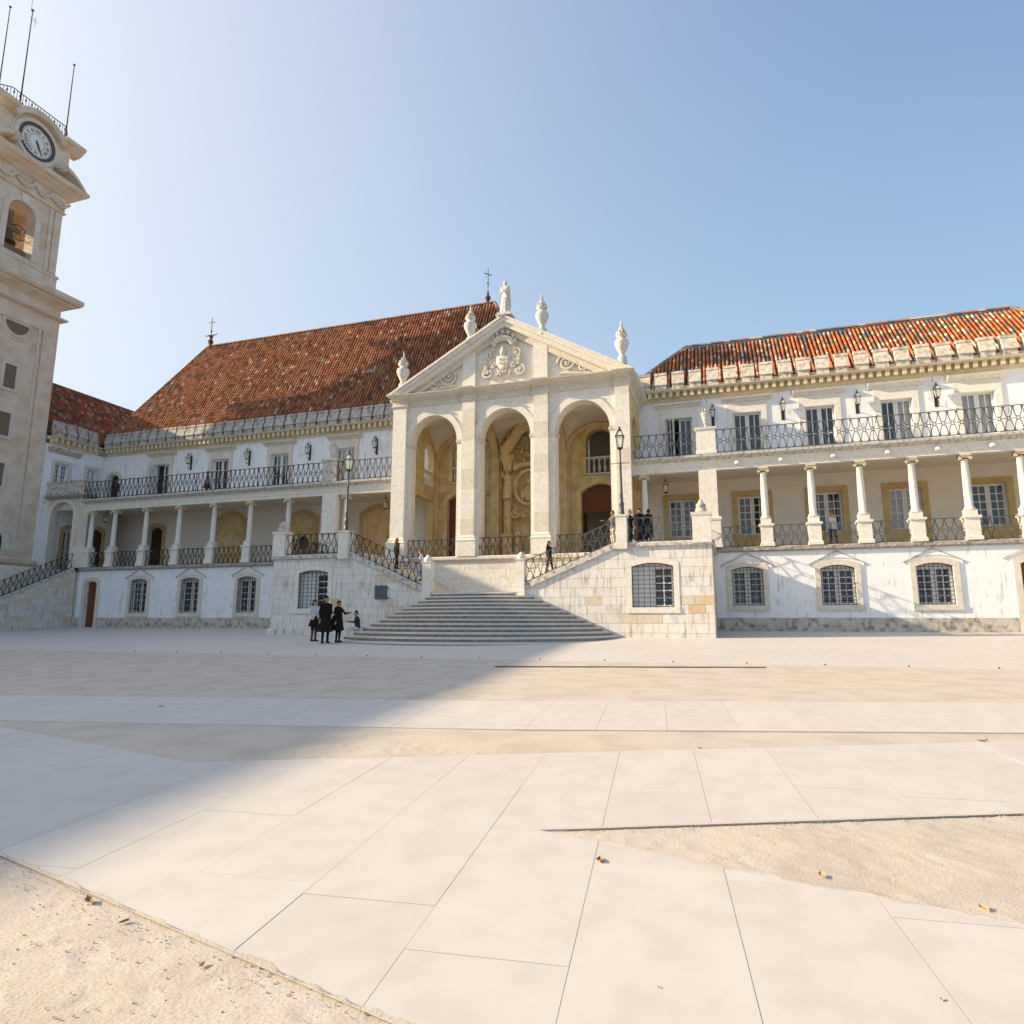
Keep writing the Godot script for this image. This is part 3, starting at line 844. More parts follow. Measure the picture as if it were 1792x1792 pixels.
# ------------------------------------------------------------------ ground
func strip_joint(p: Vector2, u: float) -> float: return p.x
func slabs(parent: Node3D, poly: PackedVector2Array, dir: Vector2, wide: float, long: float, phase: float, lift: float, mats: Array, gap := .0017) -> void:
	# poly and dir in (x, depth); slabs run along dir, staggered
	var across := Vector2(dir.y, -dir.x)
	var lo := Vector2(1e9, 1e9); var hi := -lo
	for p in poly:
		var q := Vector2(p.dot(across), p.dot(dir)); lo = lo.min(q); hi = hi.max(q)
	var u := floorf((lo.x - phase) / wide) * wide + phase
	while u < hi.x:
		var v := lo.y - rng.randf_range(0, long)
		while v < hi.y:
			var ln := long * rng.randf_range(.75, 1.25)
			var rect := PackedVector2Array()
			for q in [Vector2(u + gap, v + gap), Vector2(u + wide - gap, v + gap), Vector2(u + wide - gap, v + ln - gap), Vector2(u + gap, v + ln - gap)]:
				rect.append(across * q.x + dir * q.y)
			for piece in Geometry2D.intersect_polygons(rect, poly):
				if absf(area(piece)) < .01: continue
				var s := S()
				var up := lift + rng.randf_range(-.0012, .0012)
				var p: PackedVector2Array = piece
				if area(p) < 0: p.reverse()
				var ix := Geometry2D.triangulate_polygon(p)
				for i in range(0, ix.size(), 3):
					var a := p[ix[i]]; var c := p[ix[i + 1]]; var e := p[ix[i + 2]]
					if (c - a).cross(e - a) < 0:
						var k := c; c = e; e = k
					tri(s, V(a.x, gy(a.y) + up, a.y), V(c.x, gy(c.y) + up, c.y), V(e.x, gy(e.y) + up, e.y))
				for i in p.size():
					var a := p[i]; var c := p[(i + 1) % p.size()]
					quad(s, ID, V(a.x, gy(a.y) + up - .06, a.y), V(c.x, gy(c.y) + up - .06, c.y), V(c.x, gy(c.y) + up, c.y), V(a.x, gy(a.y) + up, a.y))
				put("slab", s, pick(mats), parent)
			v += ln
		u += wide
func courtyard() -> void:
	var noise := FastNoiseLite.new(); noise.seed = 5; noise.frequency = .55; noise.fractal_octaves = 3
	var rough := FastNoiseLite.new(); rough.seed = 9; rough.frequency = 5.5; rough.fractal_octaves = 3
	var prints := []
	for i in 46:
		var left := i % 2 == 0
		var p := Vector2(rng.randf_range(-4.6, -1.6), rng.randf_range(2.2, 3.3)) if left else Vector2(rng.randf_range(-1.0, 3.2), rng.randf_range(4.6, 7.4))
		prints.append([p, rng.randf_range(0, PI), rng.randf_range(.5, 1.0)])
	var xs := PackedFloat32Array(); var zs := PackedFloat32Array()
	var x := -140.0
	while x < 90.0:
		xs.append(x)
		x += .038 if x > -5.6 and x < 3.6 else (.3 if x > -12 and x < 9 else (1.5 if x > -40 and x < 25 else 8.0))
	var z := -40.0
	while z < 120.0:
		zs.append(z)
		z += .038 if z > 2.1 and z < 7.6 else (.25 if z > 1.0 and z < 22 else (1.0 if z >= 22 and z < 40 else 6.0))
	zs.append(32.0); zs.sort()
	var vs := PackedVector3Array(); var ix := PackedInt32Array(); var ns := PackedVector3Array()
	var w := xs.size()
	for j in zs.size():
		for i in w:
			var q := Vector2(xs[i], zs[j])
			var y := gy(minf(q.y, 60)) - .011
			if q.y > .5 and q.y < 24 and absf(q.x) < 20:
				y += noise.get_noise_2d(q.x, q.y) * .005
				if q.y < 7.7 and q.x > -5.7 and q.x < 3.7:
					var n := rough.get_noise_2d(q.x, q.y)
					y += n * .0035 + maxf(0, n - .3) * .012
					for pr in prints:
						var d: Vector2 = q - pr[0]
						if absf(d.x) < .2 and absf(d.y) < .2:
							d = d.rotated(pr[1])
							var e: float = (d.x / .14) ** 2 + (d.y / .055) ** 2
							if e < 1: y += pr[2] * (-.005 + .009 * sin(d.x * 150)) * (1 - e)
							elif e < 1.6: y += pr[2] * .004 * (1.6 - e)
			var top := gy(minf(q.y, 60))
			y = minf(y, top - .001)
			vs.append(V(q.x, y, q.y))
	for j in zs.size() - 1:
		for i in w - 1:
			var a := j * w + i
			for k in [a, a + w, a + 1, a + 1, a + w, a + w + 1]: ix.append(k)
	ns.resize(vs.size())
	for j in zs.size():
		for i in w:
			var a := vs[j * w + mini(i + 1, w - 1)] - vs[j * w + maxi(i - 1, 0)]
			var c := vs[mini(j + 1, zs.size() - 1) * w + i] - vs[maxi(j - 1, 0) * w + i]
			ns[j * w + i] = a.cross(c).normalized()
	var arr := []; arr.resize(Mesh.ARRAY_MAX)
	arr[Mesh.ARRAY_VERTEX] = vs; arr[Mesh.ARRAY_NORMAL] = ns; arr[Mesh.ARRAY_INDEX] = ix
	var am := ArrayMesh.new()
	am.add_surface_from_arrays(Mesh.PRIMITIVE_TRIANGLES, arr)
	inst("ground", am, M.sand, self).set_meta("kind", "structure")
	var pm := [M.paving_a, M.paving_b, M.paving_c]
	var dir := Vector2(-.10, 1).normalized()
	# the diagonal path in the foreground, the path that leaves it to the right, the band beyond and the apron below the facade
	var a := group_node("paved_path", self); a.set_meta("kind", "structure")
	var pa := PackedVector2Array([Vector2(-24, 10.2), Vector2(-5.75, 6.14), Vector2(-1.46, 5.15), Vector2(7.0, 3.12), Vector2(7.0, .80), Vector2(-1.37, 2.74), Vector2(-24, 8.2)])
	var pb := PackedVector2Array([Vector2(-5.75, 6.13), Vector2(3.37, 9.85), Vector2(16, 15.0), Vector2(16, 12.3), Vector2(2.21, 6.65), Vector2(-1.46, 5.14), Vector2(-2.2, 5.0), Vector2(-5.0, 5.8)])
	slabs(a, Geometry2D.merge_polygons(pa, pb)[0], dir, .835, 2.1, -.46, .004, pm)
	var c := group_node("paved_band", self); c.set_meta("kind", "structure")
	slabs(c, PackedVector2Array([Vector2(-34, 5.35), Vector2(-13.58, 9.5), Vector2(-3.63, 11.36), Vector2(4.63, 13.35), Vector2(20, 17.1), Vector2(20, 14.3), Vector2(3.57, 10.42), Vector2(-2.84, 8.88), Vector2(-10.62, 7.48), Vector2(-34, 3.0)]), dir, .95, 2.4, .1, .005, pm)
	var d := group_node("apron", self); d.set_meta("kind", "structure")
	slabs(d, PackedVector2Array([Vector2(-49, 19.15), Vector2(24, 19.2), Vector2(24, 32), Vector2(-49, 32)]), Vector2(0, 1), 2.6, 3.2, 0, .006, pm)
	slabs(d, PackedVector2Array([Vector2(-49, 32), Vector2(24, 32), Vector2(24, 37.6), Vector2(-49, 37.6)]), Vector2(0, 1), 2.6, 2.9, 0, .006, pm)
	var sm := S()
	lathe(sm, Vector3.ZERO, [[.022, 0], [.022, .03], [.018, .036], [0, .037]], 8)
	var stud := mesh_of(sm)
	for i in 16:
		var sx := -21.0 + i * 1.95
		inst("stud", stud, M.iron_grey, d, Transform3D(Basis(), V(sx, gy(19.4) + .012, 19.4)))
	var g := S()   # dark strip added in place of a shadow line before the apron
	for e in [0.0, .10]:
		quad(g, ID, V(-6.05, gy(17.1) + .004, 17.1 + e), V(.9, gy(18.5) + .004, 18.5 + e), V(.9, gy(18.5) + .012, 18.53 + e), V(-6.05, gy(17.1) + .012, 17.13 + e))
	quad(g, ID, V(-6.05, gy(17.1) - .0015, 17.12), V(.9, gy(18.5) - .0015, 18.52), V(.9, gy(18.5) - .0015, 18.58), V(-6.05, gy(17.1) - .0015, 17.22))
	put("shadow_line_strip", g, M.iron, d)
	# thin tongues of sand blown over the slab edges
	var sp := S(true)
	for ed in [[Vector2(-7.5, 4.22), Vector2(-.6, 2.553), 1.0], [Vector2(-1.3, 5.215), Vector2(5.0, 7.79), 1.0], [Vector2(-1.3, 5.113), Vector2(4.5, 3.72), -1.0]]:
		var e0: Vector2 = ed[0]; var e1: Vector2 = ed[1]
		var nrm := (e1 - e0).orthogonal().normalized()
		if nrm.y * ed[2] < 0: nrm = -nrm
		var n := int(e0.distance_to(e1) / .02)
		var last := []
		for i in n + 1:
			var q := e0.lerp(e1, float(i) / n)
			var wd := maxf(.001, .014 + noise.get_noise_2d(q.x * 4.0, q.y * 4.0) * .05 + rough.get_noise_2d(q.x * 2 + 9, q.y * 2) * .012)
			var a0 := q - nrm * .02; var a1 := q + nrm * wd * .5; var a2 := q + nrm * wd
			var now := [V(a0.x, gy(a0.y) + .004, a0.y), V(a1.x, gy(a1.y) + .0058, a1.y), V(a2.x, gy(a2.y) + .0043, a2.y)]
			if last:
				for k in 2: quad(sp, ID, last[k], now[k], now[k + 1], last[k + 1])
			last = now
	put("sand_spill", sp, M.sand, a)
	# pebbles and crumbs of earth along the slab edges
	var eg := S(); egg(eg, Vector3.ZERO, .011, .007, .009, 6)
	var mm := MultiMesh.new(); mm.transform_format = MultiMesh.TRANSFORM_3D; mm.mesh = mesh_of(eg); mm.instance_count = 700
	for i in 700:
		var p: Vector2
		var r := rng.randf()
		if r < .35: p = Vector2(-4.96, 3.6).lerp(Vector2(-1.37, 2.74), rng.randf()) + Vector2(0, -absf(rng.randfn(0, .12)))
		elif r < .5: p = Vector2(-1.46, 5.15).lerp(Vector2(2.21, 6.65), rng.randf()) + Vector2(0, -absf(rng.randfn(0, .07)))
		elif r < .7: p = Vector2(rng.randf_range(-4.6, -1.8), rng.randf_range(2.0, 2.9))
		elif r < .85: p = Vector2(rng.randf_range(-1.0, 3.2), rng.randf_range(4.8, 6.6))
		else: p = Vector2(-10.6, 7.48).lerp(Vector2(3.57, 10.42), rng.randf()) + Vector2(0, -absf(rng.randfn(0, .2)))
		mm.set_instance_transform(i, Transform3D(Basis.from_euler(Vector3(0, rng.randf() * TAU, 0)).scaled(Vector3.ONE * rng.randf_range(.2, .62)), V(p.x, gy(p.y) - .004, p.y)))
	var mi := MultiMeshInstance3D.new(); mi.name = "pebbles"; mi.multimesh = mm; mi.material_override = M.pebble
	tag(mi, "loose pebbles and crumbs of earth on the sand", "pebbles", "", "stuff")
	add_child(mi)
func leaves() -> void:
	var lm := []
	for k in 3:
		var s := S(true)
		var n := 7
		var curl: float = [.25, .5, -.35][k]
		for i in n:
			var f := float(i) / n; var f2 := float(i + 1) / n
			var w1 := sin(f * PI) ** .8 * .3 * (1 + .25 * sin(i * 2.7 + k)); var w2 := sin(f2 * PI) ** .8 * .3 * (1 + .25 * sin((i + 1) * 2.7 + k))
			for sg in [-1.0, 1.0]:
				var A := Vector3(f - .5, curl * (f - .5) ** 2, 0); var B := Vector3(f2 - .5, curl * (f2 - .5) ** 2, 0)
				quad(s, ID, A, B, B + Vector3(0, .12 + .1 * f, sg * w2), A + Vector3(0, .12 + .1 * f, sg * w1))
		tube(s, [Vector3(-.5, curl * .25, 0), Vector3(-.72, .05, .05)], .012, 3)
		lm.append(mesh_of(s))
	var at := [[-.89, 4.68, .085], [.49, 4.86, .06], [1.30, 4.64, .07], [-.37, 3.31, .022], [-3.66, 3.22, .085], [.81, 3.58, .035], [-.38, 8.40, .07], [2.90, 9.72, .12], [-2.34, 4.12, .022], [-3.25, 3.09, .05], [-2.5, 2.86, .045], [-9.3, 9.2, .12]]
	var where := ["on the pale slabs right of centre, largest there", "at the upper edge of the right-hand sand wedge", "far right beside the sand wedge", "small, near the bottom edge on the slabs", "on the sand at the left, against the slab edge", "near the bottom right corner on the slabs", "on the sand strip beyond the right-hand path", "far right on the sand strip, broad and flat", "small dark speck at the middle of the slabs"]
	for i in at.size():
		var o := inst("leaf", lm[i % 3], M.leaf_a if i % 3 else M.leaf_b, self)
		var a: Array = at[i]
		var lift := .006 if i in [0, 3, 5, 8] else .0
		o.transform = Transform3D(Basis.from_euler(Vector3(rng.randf_range(-.06, .06), rng.randf() * TAU, rng.randf_range(-.06, .06))).scaled(Vector3.ONE * a[2]), V(a[0], gy(a[1]) + lift - .003, a[1]))
		tag(o, "dry brown leaf " + where[i] if i < where.size() else ["small dry leaf on the left sand just below the slab corner", "curled dry leaf on the left sand nearest the bottom edge", "dry leaf on the shaded paved band at the left"][i - where.size()], "leaf", "fallen dry leaves")

# ------------------------------------------------------------------ palace wings
func wing_common(b: Node3D, x0: float, x1: float, ground_ops: Array, lower_ops: Array, upper_ops: Array) -> void:
	var zw := front(37.48); var zb := front(41.8)
	var s := S(); wall(s, zw, x0, x1, -1.2, 3.63, .6, ground_ops); put("ground_floor_wall", s, M.plaster, b)
	s = S(); mould(s, zw, x0, x1, [[-.6, 3.63], [.10, 3.63], [.16, 3.68], [.20, 3.70], [.20, 3.86], [.16, 3.90], [-.6, 3.90]]); put("terrace_edge", s, M.weathered, b)
	s = S(); box(s, zw, x0, x1, 3.60, 3.895, -4.32, -.6); put("terrace_floor", s, M.loggia_floor, b)
	s = S(); wall(s, zb, x0, x1, 3.895, 8.58, .5, lower_ops); put("loggia_wall", s, M.loggia_plaster, b)
	s = S(); mould(s, zw, x0, x1, [[-.30, 8.25], [.14, 8.25], [.14, 8.44], [.17, 8.46], [.17, 8.68], [.22, 8.72], [.26, 8.80], [-.30, 8.80]]); put("beam", s, M.limestone_pale, b)
	s = S(); mould(s, zw, x0, x1, [[-.30, 8.80], [.30, 8.80], [.46, 8.92], [.54, 8.96], [.56, 9.08], [.30, 9.12], [-.30, 9.12]]); put("balcony_edge", s, M.copings, b)
	s = S(); box(s, zw, x0, x1, 8.58, 9.1, -4.32, -.30); put("balcony_floor", s, M.loggia_plaster, b)
	s = S(); wall(s, zb, x0, x1, 9.1, 13.9, .5, upper_ops); put("upper_wall", s, M.plaster, b)
func plinth(b: Node3D, x0: float, x1: float, skip: Array) -> void:
	var u := x0
	while u < x1 - .05:
		var w := minf(rng.randf_range(.7, 1.5), x1 - u)
		var hit := false
		for k in skip:
			if u < k[1] and u + w > k[0]:
				if u < k[0] - .05: w = k[0] - u
				else:
					u = k[1]; hit = true
					break
		if hit: continue
		var s := S()
		box(s, front(37.48), u + .005, u + w - .005, -1.2, .13 + rng.randf_range(-.01, .005), .0, .05 + rng.randf_range(0, .012))
		put("plinth_stone", s, M.plinth, b)
		u += w
func wing_right() -> void:
	var b := thing("palace_wing", "white palace wing with colonnade and sunlit orange teal roof right of the portico", "building", "palace wings")
	var zw := front(37.48); var zb := front(41.8)
	var g := [op(.36, 1.95, .76, 2.66, .18), op(4.74, 6.37, .76, 2.66, .18), op(9.10, 10.73, .76, 2.66, .18), op(13.52, 14.95, -1.2, 2.70, .18)]
	var lo := []; var up := []
	for c in [-2.32, 1.80, 5.92, 10.0, 14.07]:
		lo.append(op(c - .82, c + .82, 5.08, 7.46)); up.append(op(c - .82, c + .82, 9.1, 12.74))
	wing_common(b, -4.818, 21.2, g, lo, up)
	plinth(b, -.5, 21.2, [[13.2, 15.27]])
	for i in 3: barred_window(b, zw, g[i])
	var dr := group_node("door", b)
	surround(dr, zw, g[3], .3, -.001, .07, M.limestone)
	var s := S(); box(s, zw, 13.52, 14.95, -1.2, 2.70, -.3, -.22); prism(s, zw, PackedVector2Array([Vector2(13.52, 2.7), Vector2(14.95, 2.7), Vector2(14.23, 2.88)]), -.3, -.22)
	for i in 5: box(s, zw, 13.6, 14.87, -.4 + i * .62, .1 + i * .62, -.22, -.19)
	put("door_leaf", s, M.wood_door, dr)
	s = S()
	for sg in [-1.0, 1.0]: bar(s, zw * Vector3(14.235, 3.6, .045), zw * Vector3(14.235 + sg * 1.4, 2.95, .045), .022)
	put("drip_edge", s, M.weathered, dr)
	for i in 5:
		french_door(b, zb, lo[i], M.ochre_stone, false, 5, 3 if i == 3 else 0)
		french_door(b, zb, up[i], M.limestone_pale, true, 4, [0, 0, 0, 2, 3][i], .9 if i == 0 else 0.0, .5)
		s = S(); box(s, zb, lo[i].u0 - .33, lo[i].u1 + .33, 3.9, 5.08, 0.001, .06); put("window_apron", s, M.ochre_stone, b)
	var cx := [2.27, 4.63, 7.0, 9.39, 11.75, 14.11, 16.47, 18.83]
	for i in cx.size():
		column(b, cx[i], 37.6)
		railing(b, V(cx[i - 1] + .34 if i else .02, 3.93, 37.48), V(cx[i] - .34, 3.93, 37.48), 1.1, M.iron_grey)
	column(b, -4.15, 37.6)
	# pier beside the stair, its upper pedestal carries an urn
	s = S(); block(s, -1.22, -.06, 37.0, 37.9, [[.05, 3.9], [.05, 4.1], [0, 4.15], [0, 5.35], [.05, 5.4], [.07, 5.5], [0, 5.58], [-.1, 5.6], [-.1, 8.24]]); put("pier", s, M.limestone_pale, b)
	s = S(); block(s, -1.16, -.12, 36.95, 37.75, [[.04, 9.1], [.04, 9.25], [0, 9.3], [0, 10.42], [.05, 10.48], [.08, 10.55], [.08, 10.62]]); put("balcony_pedestal", s, M.limestone_pale, b)
	s = S(); block(s, 15.45, 16.4, 36.95, 37.75, [[.04, 9.1], [.04, 9.25], [0, 9.3], [0, 10.42], [.05, 10.48], [.08, 10.55], [.08, 10.62]]); put("balcony_pedestal", s, M.limestone_pale, b)
	railing(b, V(-4.6, 9.15, 37.05), V(-1.2, 9.15, 37.05), 1.3, M.iron_grey, true)
	railing(b, V(-.08, 9.15, 37.05), V(15.45, 9.15, 37.05), 1.3, M.iron_grey, true)
	railing(b, V(16.4, 9.15, 37.05), V(21.0, 9.15, 37.05), 1.3, M.iron_grey, true)
	for x in [.95, 3.2, 5.75, 8.3, 10.55, 12.9]:
		s = S(true); egg(s, zw * Vector3(x, 8.58, .24), .17, .14, .14, 8); egg(s, zw * Vector3(x + .04, 8.53, .38), .05, .045, .07, 6)
		put("water_spout", s, M.spout, b)
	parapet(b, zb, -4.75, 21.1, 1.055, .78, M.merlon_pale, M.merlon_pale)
	# closing walls and the tiled roof
	s = S(); box(s, ID, 20.9, 21.2, -1.2, 14.5, -50, -37.5); put("end_wall", s, M.plaster, b)
	s = S(); box(s, ID, -4.6, 21.2, -1.2, 14.5, -50.3, -50); put("back_wall", s, M.plaster, b)
	s = S(); box(s, zb, -4.6, 21.2, 14.3, 14.5, -8.2, -.02); put("attic_floor", s, M.plaster_clean, b)
	var cols := [Color(.54, .175, .06), Color(.40, .11, .045), Color(.11, .155, .155), Color(.56, .43, .31)]
	var wt := [.46, .22, .14, .18]
	var e0 := V(-6.0, 14.75, 41.9); var e1 := V(21.9, 14.75, 41.9); var r0 := V(-1.8, 19.2, 46.1); var r1 := V(17.8, 19.2, 46.1)
	roof_face(b, [e0, e1, r1, r0], cols, wt)
	roof_face(b, [V(-6.0, 14.75, 50.3), e0, r0], cols, wt)
	roof_face(b, [e1, V(21.9, 14.75, 50.3), r1], cols, wt)
	roof_face(b, [V(21.9, 14.75, 50.3), V(-6.0, 14.75, 50.3), r0, r1], cols, wt, .5, .8)
	var rm := []
	for c in [Color(.45, .17, .07), Color(.16, .17, .15), Color(.55, .42, .28)]: rm.append(plain("ridge%d" % M.size(), L(c.r, c.g, c.b), .9))
	ridge(b, r0, r1, rm); ridge(b, e0, r0, rm); ridge(b, e1, r1, rm)
func wing_left() -> void:
	var b := thing("palace_wing", "shaded white palace wing with colonnade and steep red tiled roof left of the portico", "building", "palace wings")
	var zw := front(37.48); var zb := front(41.8)
	var g := [op(-45.95, -44.82, -1.2, 2.70, .18), op(-41.55, -40.0, .48, 2.78, .18), op(-36.93, -35.30, .48, 2.78, .18), op(-32.02, -30.46, .48, 2.78, .18)]
	var lo := [op(-44.95, -43.5, 3.9, 7.2, .28), op(-38.1, -35.5, 3.9, 7.5, .62), op(-31.4, -29.05, 3.9, 7.3, .62), op(-24.9, -21.4, 3.9, 7.5, .55)]
	var up := []
	for c in [-44.2, -38.2, -32.55, -26.75]: up.append(op(c - .82, c + .82, 9.1, 12.78))
	up.append(op(-49.9, -48.75, 9.1, 11.9, .35))
	wing_common(b, -46.72, -19.6, g, lo, up.slice(0, 4))
	var s := S(); wall(s, zb, -50.8, -46.72, 9.1, 13.9, .5, [up[4]]); put("upper_wall", s, M.plaster, b)
	s = S(); wall(s, zb, -50.8, -46.72, 3.8, 8.58, .5, []); put("loggia_wall", s, M.loggia_plaster, b)
	s = S(); box(s, zw, -51.5, -46.72, 8.58, 9.1, -4.32, -.5); put("balcony_floor", s, M.loggia_plaster, b)
	s = S(); box(s, zw, -51.5, -46.72, 3.6, 3.895, -4.32, 0); put("terrace_floor", s, M.loggia_floor, b)
	plinth(b, -46.72, -25.0, [[-46.25, -44.52]])
	for i in [1, 2, 3]: barred_window(b, zw, g[i])
	var dr := group_node("door", b)
	surround(dr, zw, g[0], .28, -.001, .07, M.limestone)
	s = S(); prism(s, zw, PackedVector2Array([Vector2(-45.95, -1.2), Vector2(-44.82, -1.2), Vector2(-44.82, 2.7), Vector2(-45.38, 2.87), Vector2(-45.95, 2.7)]), -.34, -.26)
	for k in 2:
		for i in 4: box(s, zw, -45.88 + k * .55, -45.43 + k * .55, -.35 + i * .78, .28 + i * .78, -.26, -.235)
	put("door_leaf", s, M.wood_door, dr)
	# loggia openings: a plain door, two blind arches, one wide blind arch
	for i in 4:
		var n := group_node("door" if i == 0 else "blind_arch", b)
		surround(n, zb, lo[i], .34, -.001, .07, M.ochre_stone)
		s = S(); prism(s, zb, outline(lo[i]), -.34, -.28); put("door_leaf" if i == 0 else "back_panel", s, M.wood_dark if i == 0 else M.gold_stone, n)
		if i == 2:
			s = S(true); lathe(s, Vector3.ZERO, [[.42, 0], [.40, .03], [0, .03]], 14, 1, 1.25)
			inst("oval_window", mesh_of(s), M.wood_dark, n, Transform3D(Basis(Vector3.RIGHT, PI / 2), V(-30.2, 5.75, 42.08)))  # dark disc puts the shade of an unlit opening into its colour
	for i in 4: french_door(b, zb, up[i], M.limestone, true, 4, [0, 0, 0, 3][i], 1.9 if i == 0 else 0.0, .5)
	var nd := group_node("door", b)
	surround(nd, zb, up[4], .3, -.001, .1, M.limestone)
	s = S(); prism(s, zb, outline(up[4]), -.4, -.34); put("door_leaf", s, M.wood_dark, nd)
	var cx := [-43.86, -40.80, -37.69, -34.58, -31.45, -28.3]
	for i in cx.size():
		column(b, cx[i], 37.6)
		railing(b, V(cx[i - 1] + .34 if i else -46.3, 3.93, 37.48), V(cx[i] - .34, 3.93, 37.48), 1.1)
	railing(b, V(-27.96, 3.93, 37.48), V(-25.4, 3.93, 37.48), 1.1)
	column(b, -23.8, 37.6); column(b, -46.15, 37.6)
	s = S(); block(s, -25.36, -24.2, 37.0, 37.9, [[.05, 3.9], [.05, 4.1], [0, 4.15], [0, 5.5], [.05, 5.55], [.07, 5.62], [0, 5.68], [-.06, 5.7], [-.06, 8.24]]); put("pier", s, M.limestone_pale, b)
	s = S(); block(s, -25.3, -24.25, 36.95, 37.75, [[.04, 9.1], [.04, 9.25], [0, 9.3], [0, 10.42], [.05, 10.48], [.08, 10.55], [.08, 10.62]]); put("balcony_pedestal", s, M.lichen_stone, b)
	railing(b, V(-46.6, 9.15, 37.05), V(-25.3, 9.15, 37.05), 1.3, null, true)
	railing(b, V(-24.2, 9.15, 37.05), V(-19.75, 9.15, 37.05), 1.3, null, true)
	# end bay with the arch at the head of the side stair, solid parapet above
	var ao := op(-50.45, -48.0, 3.9, 8.0, 1.15)
	s = S(); wall(s, zw, -51.6, -46.72, -1.2, 9.4, .5, [ao]); put("arch_wall", s, M.limestone, b)
	var ar := group_node("archway", b)
	surround(ar, zw, ao, .3, -.001, .06, M.limestone_pale)
	s = S(); box(s, zw, -47.3, -46.45, 3.9, 9.4, 0.001, .12); put("pilaster", s, M.limestone, ar)
	s = S(); box(s, zw, -47.5, -46.3, 3.9, 5.5, .12, .26); put("pilaster_base", s, M.limestone_pale, ar)
	s = S(); mould(s, zw, -51.5, -46.3, [[-.5, 9.4], [.3, 9.4], [.45, 9.55], [.45, 9.66], [-.5, 9.66]]); put("arch_cornice", s, M.weathered, b)
	s = S(); box(s, zw, -51.5, -46.4, 9.66, 10.62, .0, .3); mould(s, zw, -51.5, -46.35, [[-.03, 10.62], [.34, 10.62], [.34, 10.74], [-.03, 10.74]]); put("balcony_parapet", s, M.lichen_stone, b)
	var ad := group_node("door", b)
	var io := op(-49.9, -48.3, 3.9, 6.9, .4)
	surround(ad, front(40.4), io, .3, -.001, .1, M.ochre_stone)
	s = S(); prism(s, front(40.4), outline(io), -.1, -.03); put("door_leaf", s, M.wood_dark, ad)
	s = S(); wall(s, front(40.4), -51.5, -47.6, 3.9, 8.58, .1, [io]); put("passage_wall", s, M.plaster_clean, b)
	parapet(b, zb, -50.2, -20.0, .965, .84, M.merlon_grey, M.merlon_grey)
	s = S(); box(s, ID, -50.8, -13, -1.2, 14.5, -52.8, -52.5); put("back_wall", s, M.plaster, b)
	s = S(); box(s, zb, -50.8, -13, 14.3, 14.5, -10.6, -.02); put("attic_floor", s, M.plaster_clean, b)
	s = S(); box(s, ID, -46.72, -46.42, -1.2, 3.6, -41.8, -38.1); put("cross_wall", s, M.plaster, b)
	var cols := [Color(.37, .14, .06), Color(.26, .09, .04), Color(.38, .20, .10), Color(.58, .47, .35), Color(.15, .07, .04)]
	var wt := [.40, .20, .30, .03, .07]
	var e0 := V(-50.9, 14.85, 41.45); var e1 := V(-11.3, 14.85, 41.45); var r0 := V(-45.35, 25.4, 47.0); var r1 := V(-16.7, 25.4, 47.0)
	roof_face(b, [e0, e1, r1, r0], cols, wt, .25, .37)
	roof_face(b, [V(-50.9, 14.85, 52.5), e0, r0], cols, wt)
	roof_face(b, [e1, V(-11.3, 14.85, 52.5), r1], cols, wt)
	roof_face(b, [V(-11.3, 14.85, 52.5), V(-50.9, 14.85, 52.5), r0, r1], cols, wt, .5, .8)
	var rm := []
	for c in [Color(.42, .15, .05), Color(.17, .16, .11), Color(.30, .14, .07)]: rm.append(plain("ridge%d" % M.size(), L(c.r, c.g, c.b), .9))
	ridge(b, r0, r1, rm); ridge(b, e0, r0, rm); ridge(b, e1, r1, rm)
